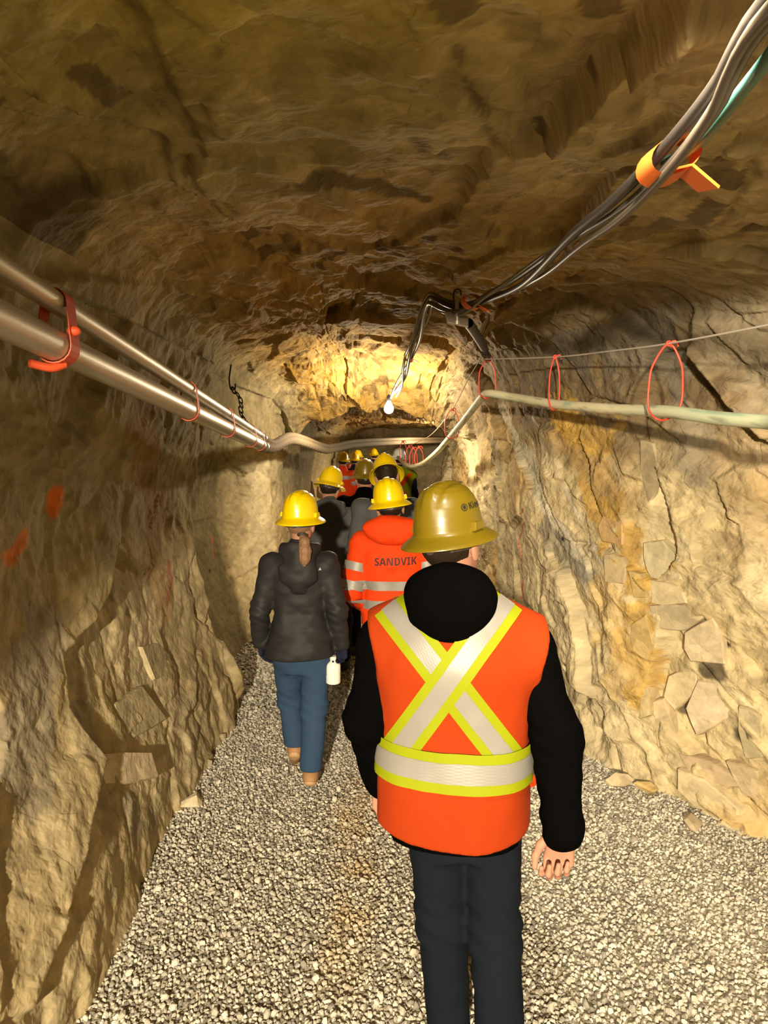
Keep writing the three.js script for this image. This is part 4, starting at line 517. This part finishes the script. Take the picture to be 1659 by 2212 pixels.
  const pants = (x, y, z) => { let d = hips((x - (o.hipX || 0)) / (o.hipW || 1), y, z); let m = 9; for (const s of ['l', 'r']) { const l = L[s], kn = Math.hypot(y - l[1][1], z - l[1][2]); let a = cap(x, y, z, l[0], l[1], pw[0], pw[1]); a = smin(a, cap(x, y, z, l[1], l[2], pw[1], pw[2]), 0.04); const hy = l[2][1] + 0.015; a = smax(a, (hy - y), 0.008); a += sstep(0.2, 0.02, kn) * 0.004 * Math.sin(y * 90 + 40 * x); m = smin(m, a, 0.022); } d = smin(d, m, 0.045); return d + 0.004 * vn3(x * 12, y * 18, z * 12, sd + 20) + 0.002 * vn3(x * 26, y * 44, z * 26, sd + 21); };
  const pb = new THREE.Box3(V(-0.26, 0.02, -0.22), V(0.30, 1.08, 0.22)); for (const s of ['l', 'r']) for (const p of L[s].slice(0, 3)) { pb.expandByPoint(V(p[0] - 0.12, p[1] - 0.03, p[2] - 0.12)); pb.expandByPoint(V(p[0] + 0.12, p[1] + 0.03, p[2] + 0.12)); }
  if (!o.noLegs) add('trousers', surfaceNets(pants, pb.min.toArray(), pb.max.toArray(), cell * 1.1), o.pants);
  // --- boots
  for (const s of ['l', 'r']) { const an = L[s][2], toe = L[s][3], dx = toe[0] - an[0], dy = toe[1] - an[1], dz = toe[2] - an[2], ln = Math.hypot(dx, dy, dz), u = [dx / ln, dy / ln, dz / ln], heel = [an[0] - u[0] * 0.045, an[1] - 0.055 - u[1] * 0.045, an[2] - u[2] * 0.045], tp = [toe[0], toe[1], toe[2]];
    const kn = L[s][1], sl = Math.hypot(kn[0] - an[0], kn[1] - an[1], kn[2] - an[2]), shin = [0, 1, 2].map(i => an[i] + (kn[i] - an[i]) * 0.10 / sl);
    const up = (x, y, z) => { let d = cap(x, y, z, shin, [an[0], an[1] - 0.02, an[2]], 0.047, 0.048); d = smin(d, cap(x, y, z, heel, tp, 0.041, 0.036), 0.03); return d; };
    const nrm = V(...u).cross(V(1, 0, 0)).normalize(); if (nrm.y < 0) nrm.negate(); const pl = (x, y, z) => (x - heel[0]) * nrm.x + (y - heel[1]) * nrm.y + (z - heel[2]) * nrm.z;
    const bb = new THREE.Box3(); [an, heel, tp].forEach(p => bb.expandByPoint(V(...p))); bb.expandByScalar(0.075); bb.max.y += 0.06; const c2 = Math.min(cell, 0.009);
    const bt = add('boot', surfaceNets((x, y, z) => smax(up(x, y, z), -pl(x, y, z) - 0.022, 0.006), bb.min.toArray(), bb.max.toArray(), c2), o.boot || M.bootDark);
    const so = surfaceNets((x, y, z) => { const h = pl(x, y, z); return Math.max(up(x, y, z) - 0.004, h + 0.016, -h - 0.040); }, bb.min.toArray(), bb.max.toArray(), c2); so.scale(k, k, k); so.userData.scaled = 1; mesh('sole', so, o.sole || M.bootDark, bt); }
  // --- hard hat
  if (o.hat) { const hg = new THREE.Group(); hg.name = 'hard_hat'; const hm = new THREE.Matrix4().makeTranslation(hd[0] * k, hd[1] * k, hd[2] * k).multiply(HR).multiply(rotM(...(o.hatRot || [0, 0, 0]))).multiply(new THREE.Matrix4().makeTranslation(...(o.hatOff || [0, 0.045, 0.008]))); hm.decompose(hg.position, hg.quaternion, hg.scale); root.add(hg);
    mesh('shell', HAT, o.hat, hg); for (const sx of [-1, 1]) { const b = mesh('accessory_slot', BOSS, o.hat, hg); b.position.set(sx * RX * 0.975, 0.008, 0.006); b.rotation.set(0, sx * Math.PI / 2, 0); b.rotateX(-0.10); }
    if (o.band !== false) { const bd = new THREE.CylinderGeometry(0.088, 0.086, 0.030, 32, 1, true, -1.5, 3.0).scale(1, 1, 1.13).translate(0, -0.032, 0.004); mesh('ratchet_band', bd, new THREE.MeshStandardMaterial({ color: lin(0.03, 0.026, 0.026), roughness: 0.5, side: THREE.DoubleSide }), hg); mesh('ratchet_knob', new THREE.CylinderGeometry(0.016, 0.018, 0.014, 16).rotateX(Math.PI / 2).translate(0, -0.032, 0.110), M.strap, hg); }
    root.userData.hat = hg; }
  const out = { root, jacket, torso, k, hd, A, hands, add }; delete root.userData.hat; root.updateMatrixWorld(true); return out;
}
const TORSO = [[0.80, 0.190, 0.128, 0.005], [0.95, 0.186, 0.128, 0.005], [1.08, 0.176, 0.120, 0.0], [1.22, 0.186, 0.125, 0.0], [1.34, 0.196, 0.128, 0.005], [1.43, 0.180, 0.112, 0.012], [1.50, 0.10, 0.085, 0.015], [1.54, 0.07, 0.07, 0.012]];
// sphere-trace a local field along a local ray
function hitField(f, ro, rd, max = 4) { let t = 0; if (f(ro.x, ro.y, ro.z) < 0) return null; for (let i = 0; i < 220 && t < max; i++) { const d = f(ro.x + rd.x * t, ro.y + rd.y * t, ro.z + rd.z * t); if (d < 0.0006) return V(ro.x + rd.x * t, ro.y + rd.y * t, ro.z + rd.z * t); t += Math.max(0.0006, d * 0.6); } return null; }
function gradField(f, p) { const h = 0.004; return V(f(p.x + h, p.y, p.z) - f(p.x - h, p.y, p.z), f(p.x, p.y + h, p.z) - f(p.x, p.y - h, p.z), f(p.x, p.y, p.z + h) - f(p.x, p.y, p.z - h)).normalize(); }
function sheet(nu, nv, pos) { const P = [], U = [], idx = [], ok = []; for (let j = 0; j <= nv; j++) for (let i = 0; i <= nu; i++) { const p = pos(i / nu, j / nv); ok.push(!!p); P.push(...(p ? [p.x, p.y, p.z] : [0, 0, 0])); U.push(i / nu * 0.3, j / nv * 0.1); } const col = []; for (let i = 0; i < nu; i++) { let g = true; for (let j = 0; j <= nv; j++) g = g && ok[j * (nu + 1) + i] && ok[j * (nu + 1) + i + 1]; col.push(g); } let b0 = 0, b1 = 0, s0 = 0; for (let i = 0; i <= nu; i++) if (!col[i]) { if (i - s0 > b1 - b0) { b0 = s0; b1 = i; } s0 = i + 1; } for (let j = 0; j < nv; j++) for (let i = b0; i < b1; i++) { const a = j * (nu + 1) + i, b = a + 1, c = a + nu + 1, d = c + 1; if (ok[a] && ok[b] && ok[c] && ok[d]) idx.push(a, b, c, b, d, c); }
  const map = new Map(), P2 = [], U2 = [], id2 = idx.map(i => { if (!map.has(i)) { map.set(i, P2.length / 3); P2.push(P[i * 3], P[i * 3 + 1], P[i * 3 + 2]); U2.push(U[i * 2], U[i * 2 + 1]); } return map.get(i); });
  const g = new THREE.BufferGeometry(); g.setAttribute('position', new THREE.Float32BufferAttribute(P2, 3)); g.setAttribute('uv', new THREE.Float32BufferAttribute(U2, 2)); g.setIndex(id2); g.computeVertexNormals(); return g; }
// strip sewn on a garment: rays from a local start, into the garment
function sewn(f, nu, nv, rayOf, lift) { return sheet(nu, nv, (u, v) => { const [ro, rd] = rayOf(u, v), h = hitField(f, ro, rd); if (!h) return null; return h.addScaledVector(gradField(f, h), lift); }); }
const ring = (f, cx, cz, y0, y1, lift, a0 = 0, a1 = Math.PI * 2, tilt = 0) => sewn(f, 72, 4, (u, v) => { const a = lerp(a0, a1, u), y = lerp(y0, y1, v), c = Math.cos(a), s = Math.sin(a); return [V(cx + c * 0.5, y + tilt * s, cz + s * 0.5), V(-c, 0, -s)]; }, lift);
function sleeveRing(f, a, b, t0, t1, lift) { const A = V(...a), B = V(...b), d = B.clone().sub(A), n = d.clone().normalize(), s = n.clone().cross(V(0, 0, 1)).normalize(), w = n.clone().cross(s); return sewn(f, 36, 3, (u, v) => { const o = s.clone().multiplyScalar(Math.cos(u * 6.2832)).addScaledVector(w, Math.sin(u * 6.2832)), p = A.clone().addScaledVector(d, lerp(t0, t1, v)); return [p.clone().addScaledVector(o, 0.11), o.clone().negate()]; }, lift); }
const arms = (o = {}) => ({ l: [[-0.185, 1.43, 0.0], [-0.24, 1.14, 0.03], [-0.245, 0.88, -0.06]], r: [[0.185, 1.43, 0.0], [0.24, 1.14, 0.05], [0.25, 0.88, 0.02]], ...o });
const legs = (s = 1) => s > 0 ? { l: [[-0.09, 0.90, 0], [-0.10, 0.50, -0.09], [-0.095, 0.10, -0.16], [-0.105, 0.045, -0.32]], r: [[0.09, 0.90, 0], [0.095, 0.49, 0.03], [0.09, 0.13, 0.20], [0.10, 0.045, 0.06]] } : { l: [[-0.09, 0.90, 0], [-0.095, 0.49, 0.03], [-0.09, 0.13, 0.20], [-0.10, 0.045, 0.06]], r: [[0.09, 0.90, 0], [0.10, 0.50, -0.09], [0.095, 0.10, -0.16], [0.105, 0.045, -0.32]] };
const placeX = (px, d) => (px - W / 2) / FOC * d;

// ---- the man in the vest, nearest
{
  const D = 2.15, TN = [[0.74, 0.196, 0.138, 0.005], [0.80, 0.200, 0.140, 0.005], [0.95, 0.203, 0.142, 0.005], [1.08, 0.196, 0.136, 0.0], [1.22, 0.205, 0.142, 0.0], [1.34, 0.218, 0.146, 0.006], [1.42, 0.176, 0.122, 0.012], [1.48, 0.125, 0.095, 0.015], [1.535, 0.08, 0.08, 0.012]];
  const k = 1.015, ar = { l: [[-0.212, 1.372, -0.035], [-0.262, 1.135, -0.005], [-0.215, 0.885, -0.13]], r: [[0.212, 1.376, 0.035], [0.290, 1.12, 0.095], [0.298, 0.868, 0.155]] };
  ar.r.palm = [-0.45, 0, 0.9]; ar.r.thumb = [-1, 0, -0.3]; ar.r.curl = [0.95, 1.1, 1.15, 1.2]; ar.r.dir = [-0.12, -1, -0.02]; ar.l.palm = [0.5, 0, 0.85]; ar.l.thumb = [1, 0, -0.3]; ar.l.curl = 0.75; ar.l.dir = [0.06, -1, -0.06];
  const p = person({ label: 'person in an orange vest with a lime and silver cross over a black hoodie', x: placeX(985, D), z: -D, k, torso: TN, torsoYaw: -0.20, head: [-0.008, 1.664, -0.03], headRot: [0.08, -0.62, 0.09], arms: ar, cell: 0.0085, headCell: 0.0036, handCell: 0.003, handSize: 1.04, sleeve: [0.074, 0.070, 0.058], folds: 0.006, hem: 0.782,
    legs: { l: [[-0.055, 0.90, 0], [-0.030, 0.49, -0.02], [-0.005, 0.10, 0.0], [-0.03, 0.045, -0.17]], r: [[0.115, 0.90, 0], [0.128, 0.49, 0.03], [0.130, 0.14, 0.20], [0.14, 0.045, 0.05]] }, legR: [0.098, 0.076, 0.070], hipX: 0.022, jacket: M.black, hood: [1.515, 0.142, 0.122, 0.085], pants: M.darkJeans, hair: M.hair, face: true, hat: M.hatYellowShaded, seed: 5 });
  const { root, add } = p, c0 = root.position.clone(), hemV = 0.802;
  const vest = (x, y, z) => { let d = p.torso(x, y, z, 0.020); for (const s of ['l', 'r']) { const sg = s === 'l' ? -1 : 1; d = smin(d, cap(x, y, z, [sg * 0.10, 1.446, sg * 0.015], [sg * 0.254, 1.364, sg * 0.042], 0.088, 0.096), 0.05); } d = smax(d, Math.abs(x) - lerp(0.235, 0.262, sstep(1.30, 1.46, y)), 0.012); d += 0.0045 * vn3(x * 8, y * 7 + x * 4, z * 8, 61) + 0.0022 * vn3(x * 22, y * 12, z * 22, 62) + 0.003 * Math.sin(26 * x - 5 * y + 1.2) * sstep(1.15, 0.85, y); return smax(d, hemV + 0.55 * x * x - y, 0.008); };
  const vg = surfaceNets(vest, [-0.32, 0.77, -0.26], [0.32, 1.60, 0.28], 0.0075), vm = add('vest', vg, M.vestOrange);
  const local = (px, py) => { const r = ray(px, py); return [V(0, EYE, 0).sub(c0).multiplyScalar(1 / k), r.normalize()]; };
  const put = (name, g, mat, parent) => { g.scale(k, k, k); return mesh(name, g, mat, parent); };
  const strip = (A, B, w, lift, nv = 3) => { const dx = B[0] - A[0], dy = B[1] - A[1], L = Math.hypot(dx, dy), nx = -dy / L, ny = dx / L; return sewn(vest, 60, nv, (u, v) => { const o = (v - 0.5) * w; return local(lerp(A[0], B[0], u) + nx * o, lerp(A[1], B[1], u) + ny * o); }, lift); };
  const t2 = put('reflective_tape', strip([822, 1284], [1096, 1640], 76, 0.0030, 6), M.lime, vm); put('silver_strip', strip([822, 1284], [1094, 1637], 37, 0.0048, 4), M.silver, t2);
  const t1 = put('reflective_tape', strip([1132, 1246], [850, 1636], 78, 0.0062, 6), M.lime, vm); put('silver_strip', strip([1132, 1246], [850, 1636], 38, 0.0080, 4), M.silver, t1);
  const [ro, rd] = local(1000, 1667), hy = hitField(vest, ro, rd).y;
  const b1 = put('reflective_tape', ring(vest, 0, 0, hy - 0.058, hy + 0.058, 0.0105, 0, Math.PI * 2, -0.006), M.lime, vm); put('silver_strip', ring(vest, 0, 0, hy - 0.029, hy + 0.029, 0.0122, 0, Math.PI * 2, -0.006), M.silver, b1);
  for (const s of [-1, 1]) { const fr = put('reflective_tape', sewn(vest, 40, 5, (u, v) => [V(s * 0.13 + (v - 0.5) * 0.1, lerp(1.50, hy, u), -1), V(0, 0, 1)], 0.004), M.lime, vm); put('silver_strip', sewn(vest, 40, 3, (u, v) => [V(s * 0.13 + (v - 0.5) * 0.05, lerp(1.50, hy, u), -1), V(0, 0, 1)], 0.006), M.silver, fr); }
  put('side_tie', tube([V(0.215, hy - 0.05, 0.03), V(0.235, hy - 0.075, 0.04), V(0.24, hy - 0.10, 0.03), V(0.225, hy - 0.11, 0.02)], 0.007, 20, 8), M.orange, vm);
  // lettering on the right side of the hat
  const hat = root.children.find(c => c.name === 'hard_hat'), ink = new THREE.MeshStandardMaterial({ color: lin(0.012, 0.010, 0.008), roughness: 0.5 });
  const on = (x, y) => hatAt(-0.36 + x / 0.098, 6.2 - y / 0.026, 0.0012);
  mesh('lettering', textGeo('Kiewit', font, 0.0205, (x, y) => on(x + 0.016, y - 0.009)), ink, hat);
  const em = []; { const g = new THREE.RingGeometry(0.0085, 0.0115, 28), q = g.attributes.position; for (let i = 0; i < q.count; i++) { const v = on(q.getX(i), q.getY(i)); q.setXYZ(i, v.x, v.y, v.z); } em.push(g); } { const g = new THREE.CircleGeometry(0.0062, 16), q = g.attributes.position; for (let i = 0; i < q.count; i++) { const v = on(q.getX(i) * 0.9, q.getY(i)); q.setXYZ(i, v.x, v.y, v.z); } em.push(g); }
  mesh('emblem', mergeGeometries(em), ink, hat);
}
// ---- the woman with the ponytail
{
  const D = 4.1, k = 0.924, ar = { l: [[-0.168, 1.42, 0], [-0.245, 1.13, 0.04], [-0.252, 0.925, -0.03]], r: [[0.168, 1.42, 0], [0.235, 1.13, 0.04], [0.262, 0.915, 0.0]] };
  ar.l.curl = 0.5; ar.l.palm = [0.9, 0, 0.3]; ar.l.dir = [0.12, -1, -0.1]; ar.r.curl = 0.85; ar.r.palm = [-0.5, 0, 0.8]; ar.r.thumb = [-0.9, 0, -0.4]; ar.r.dir = [-0.05, -1, 0];
  const T = [[0.80, 0.218, 0.158, 0.008], [0.92, 0.210, 0.152, 0.008], [1.06, 0.176, 0.124, 0.0], [1.20, 0.168, 0.112, 0.0], [1.33, 0.178, 0.118, 0.005], [1.42, 0.160, 0.10, 0.012], [1.49, 0.095, 0.08, 0.015], [1.53, 0.066, 0.066, 0.012]];
  const p = person({ label: 'person with a brown ponytail in a charcoal rain jacket and blue jeans, carrying a bottle', x: placeX(645, D), z: -D, k, torso: T, arms: ar, head: [0.012, 1.662, -0.01], headRot: [0.02, -0.30, 0.0], cell: 0.009, headCell: 0.0042, hem: 0.842, hemTilt: 0.03, folds: 0.0085, sleeve: [0.072, 0.062, 0.052], jacket: M.charcoal, hood: [1.37, 0.132, 0.125, 0.052], pants: M.jeans, hipW: 1.06, legR: [0.102, 0.078, 0.069], gloves: M.navy, hair: M.brownHair, face: true, hat: M.hatYellow, seed: 15,
    legs: { l: [[-0.085, 0.90, 0], [-0.085, 0.50, -0.14], [-0.055, 0.20, -0.10], [-0.075, 0.055, -0.235]], r: [[0.095, 0.90, 0.01], [0.085, 0.50, 0.0], [0.070, 0.14, 0.13], [0.07, 0.045, -0.03]] }, boot: M.bootTan, sole: M.sole,
    ponytail: [[0.030, 1.615, 0.105, 0.018], [0.048, 1.578, 0.135, 0.028], [0.052, 1.525, 0.150, 0.036], [0.050, 1.475, 0.156, 0.031], [0.046, 1.440, 0.156, 0.012]] });
  const lg = new THREE.Shape(); lg.moveTo(-0.009, -0.008); lg.lineTo(0.009, -0.008); lg.lineTo(0.001, 0.011); lg.closePath(); const g = new THREE.ShapeGeometry(lg), q = g.attributes.position; for (let i = 0; i < q.count; i++) { const h = hitField(p.jacket, V(0.135 + q.getX(i), 1.405 + q.getY(i), 1), V(0, 0, -1)); if (h) q.setXYZ(i, h.x, h.y, h.z + 0.003); } p.add('emblem', g, M.silver);
  // the bottle in her right hand
  const b = thing('water_bottle', 'white plastic bottle held low in the gloved hand of the ponytailed walker', 'bottle'), pos = p.root.localToWorld(p.hands.r.grip.clone().multiplyScalar(k)); b.position.set(pos.x - 0.030, pos.y - 0.155, pos.z + 0.012);
  const plast = new THREE.MeshPhysicalMaterial({ color: lin(0.80, 0.78, 0.70), roughness: 0.35, clearcoat: 0.3 });
  mesh('bottle_body', new THREE.LatheGeometry([[0.0001, 0.0], [0.036, 0.0], [0.042, 0.006], [0.043, 0.05], [0.041, 0.056], [0.043, 0.062], [0.043, 0.105], [0.038, 0.118], [0.020, 0.128], [0.016, 0.134], [0.016, 0.142], [0.0001, 0.142]].map(a => new THREE.Vector2(...a)), 28), plast, b);
  mesh('bottle_cap', new THREE.CylinderGeometry(0.019, 0.019, 0.018, 20).translate(0, 0.150, 0), plast, b);
}
// ---- orange jacket with lettering
{
  const D = 4.5, k = 0.962, ar = { l: [[-0.195, 1.43, 0], [-0.268, 1.12, 0.05], [-0.20, 0.98, -0.20]], r: [[0.195, 1.43, 0], [0.255, 1.14, 0.04], [0.26, 0.89, -0.06]] };
  const T = [[0.80, 0.205, 0.14, 0.005], [0.95, 0.203, 0.14, 0.005], [1.08, 0.195, 0.134, 0.0], [1.22, 0.202, 0.138, 0.0], [1.34, 0.212, 0.140, 0.006], [1.43, 0.190, 0.118, 0.012], [1.50, 0.105, 0.09, 0.015], [1.54, 0.075, 0.075, 0.012]];
  const p = person({ label: 'person in a hooded orange work jacket with dark lettering across the back', x: placeX(848, D), z: -D, k, torso: T, arms: ar, head: [-0.015, 1.655, -0.02], headRot: [-0.04, 0.05, 0.13], cell: 0.0095, headCell: 0.0042, hem: 0.87, folds: 0.008, sleeve: [0.080, 0.070, 0.058], jacket: M.orange, hood: [1.525, 0.195, 0.10, 0.085], pants: M.blackPants, hair: M.hair, legs: legs(1), hat: M.hatYellow, face: true, seed: 25 });
  const put = (n, g, m) => { g.scale(k, k, k); return mesh(n, g, m, p.root); }, J = p.jacket, T2 = (x, y, z) => p.torso(x, y, z, 0.004) + 0;
  for (const y of [1.172, 1.045]) put('reflective_band', ring(J, 0, 0, y - 0.030, y + 0.030, 0.004, 0.35, Math.PI - 0.35), M.silver);
  for (const s of ['l', 'r']) { const aF = (x, y, z) => cap(x, y, z, ar[s][0], ar[s][1], 0.080, 0.070); for (const t of [0.48, 0.86]) put('sleeve_band', sleeveRing(aF, ar[s][0], ar[s][1], t - 0.085, t + 0.085, 0.011), M.silver); }
  const ink = new THREE.MeshStandardMaterial({ color: lin(0.035, 0.006, 0.012), roughness: 0.7 });
  put('lettering', textGeo('SANDVIK', font, 0.050, (x, y, w) => { const X = -0.118 + x * 0.272 / w, h = hitField(J, V(X, 1.308 + y + 0.03 * X, 1), V(0, 0, -1)); return h ? h.add(V(0, 0, 0.004)) : V(X, 1.308 + y, 0.15); }), ink);
}
// ---- the other walkers
const others = [
  { label: 'person in a dark grey hooded jacket walking ahead of the ponytailed one on the left', px: 716, D: 6.07, k: 0.975, jacket: M.grey, hood: [1.46, 0.150, 0.105, 0.06], pants: M.navy, hat: M.hatYellow, headRot: [-0.22, -0.15, -0.16], head: [-0.02, 1.655, -0.04], legs: legs(-1), hair: M.hair, seed: 31 },
  { label: 'person with a bright yellow hat tipped forward and a grey shouldered dark jacket', px: 836, D: 5.6, k: 1.045, jacket: M.grey, pants: M.blackPants, hat: M.hatYellow, headRot: [-0.62, -0.05, 0.16], head: [0, 1.655, -0.06], legs: legs(1), hair: M.hair, seed: 32, collar: true },
  { label: 'person all in black under a yellow hat painted darker for shade, between the orange and the grey jackets', px: 786, D: 6.75, k: 1.005, jacket: M.black, pants: M.blackPants, hat: M.hatYellowShaded, headRot: [0, 0.1, 0], head: [0.01, 1.655, -0.02], legs: legs(-1), hair: M.hair, seed: 33 },
  { label: 'person in an orange work jacket farther ahead, a white panel across the shoulders', px: 741, D: 13.6, k: 1.0, jacket: M.orange, pants: M.navy, hat: M.hatYellow, headRot: [0, 0, -0.08], legs: legs(1), hair: M.hair, seed: 34, panel: true, far: true },
  { label: 'far walker in a dark jacket just right of the far orange jacket', px: 766, D: 15.2, k: 0.985, jacket: M.navy, pants: M.blackPants, hat: M.hatYellow, headRot: [0, 0.1, 0], legs: legs(-1), hair: M.hair, seed: 35, far: true },
  { label: 'far walker with a pink scarf, showing between two nearer yellow hats', px: 774, D: 17.2, k: 1.0, jacket: M.pinkScarf, pants: M.blackPants, hat: M.hatYellow, headRot: [0, -0.3, 0.1], legs: legs(1), hair: M.hair, seed: 36, far: true },
  { label: 'far walker whose yellow hat shows left of the tipped bright hat', px: 808, D: 17.6, k: 1.02, jacket: M.navy, pants: M.blackPants, hat: M.hatYellow, headRot: [-0.1, 0.4, 0.12], legs: legs(-1), hair: M.hair, seed: 37, far: true },
  { label: 'far person with a white hat and a lime vest crossed in pale orange', px: 862, D: 11.8, k: 1.045, jacket: M.navy, pants: M.blackPants, hat: M.hatWhite, headRot: [0, 0.2, 0], legs: legs(1), hair: M.hair, seed: 38, far: true, vest: true },
];
for (const o of others) {
  const { px, D, far } = o, p = person({ arms: arms(), folds: 0.008, cell: far ? 0.016 : 0.011, headCell: far ? 0.008 : 0.0055, handCell: far ? 0.006 : 0.0046, ...o, x: placeX(px, D), z: -D * 0.998 });
  const put = (n, g, m, par) => { g.scale(p.k, p.k, p.k); return mesh(n, g, m, par || p.root); };
  if (o.panel) { put('back_panel', sewn(p.jacket, 20, 6, (u, v) => [V(lerp(-0.03, 0.14, u), lerp(1.33, 1.40, v), 1), V(0, 0, -1)], 0.006), M.silver); put('sleeve_band', sleeveRing(p.jacket, p.A.r[0], p.A.r[1], 0.5, 0.75, 0.006), M.silver); put('sleeve_band', sleeveRing(p.jacket, p.A.l[0], p.A.l[1], 0.5, 0.75, 0.006), M.silver); }
  if (o.collar) put('collar', surfaceNets((x, y, z) => Math.hypot(Math.hypot(x, z - 0.01) - 0.095, (y - 1.515) * 0.7) - 0.034 + 0.004 * vn3(x * 20, y * 30, z * 20, 3), [-0.16, 1.42, -0.15], [0.16, 1.60, 0.17], 0.009), M.black);
  if (o.vest) { const F = (x, y, z) => smax(smin(p.torso(x, y, z, 0.025), smin(cap(x, y, z, [-0.1, 1.45, 0], [-0.21, 1.42, 0], 0.085, 0.08), cap(x, y, z, [0.1, 1.45, 0], [0.21, 1.42, 0], 0.085, 0.08), 0.02), 0.04), 0.86 - y, 0.01), v = put('vest', surfaceNets(F, [-0.32, 0.82, -0.25], [0.32, 1.60, 0.25], 0.014), M.lime);
    for (const s of [-1, 1]) put('vest_strap', sewn(F, 24, 3, (u, w) => [V(s * lerp(-0.17, 0.17, u) + (w - 0.5) * 0.07, lerp(1.45, 1.02, u), 1), V(0, 0, -1)], 0.006), M.orange, v); }
}
renderer.render(scene, camera);
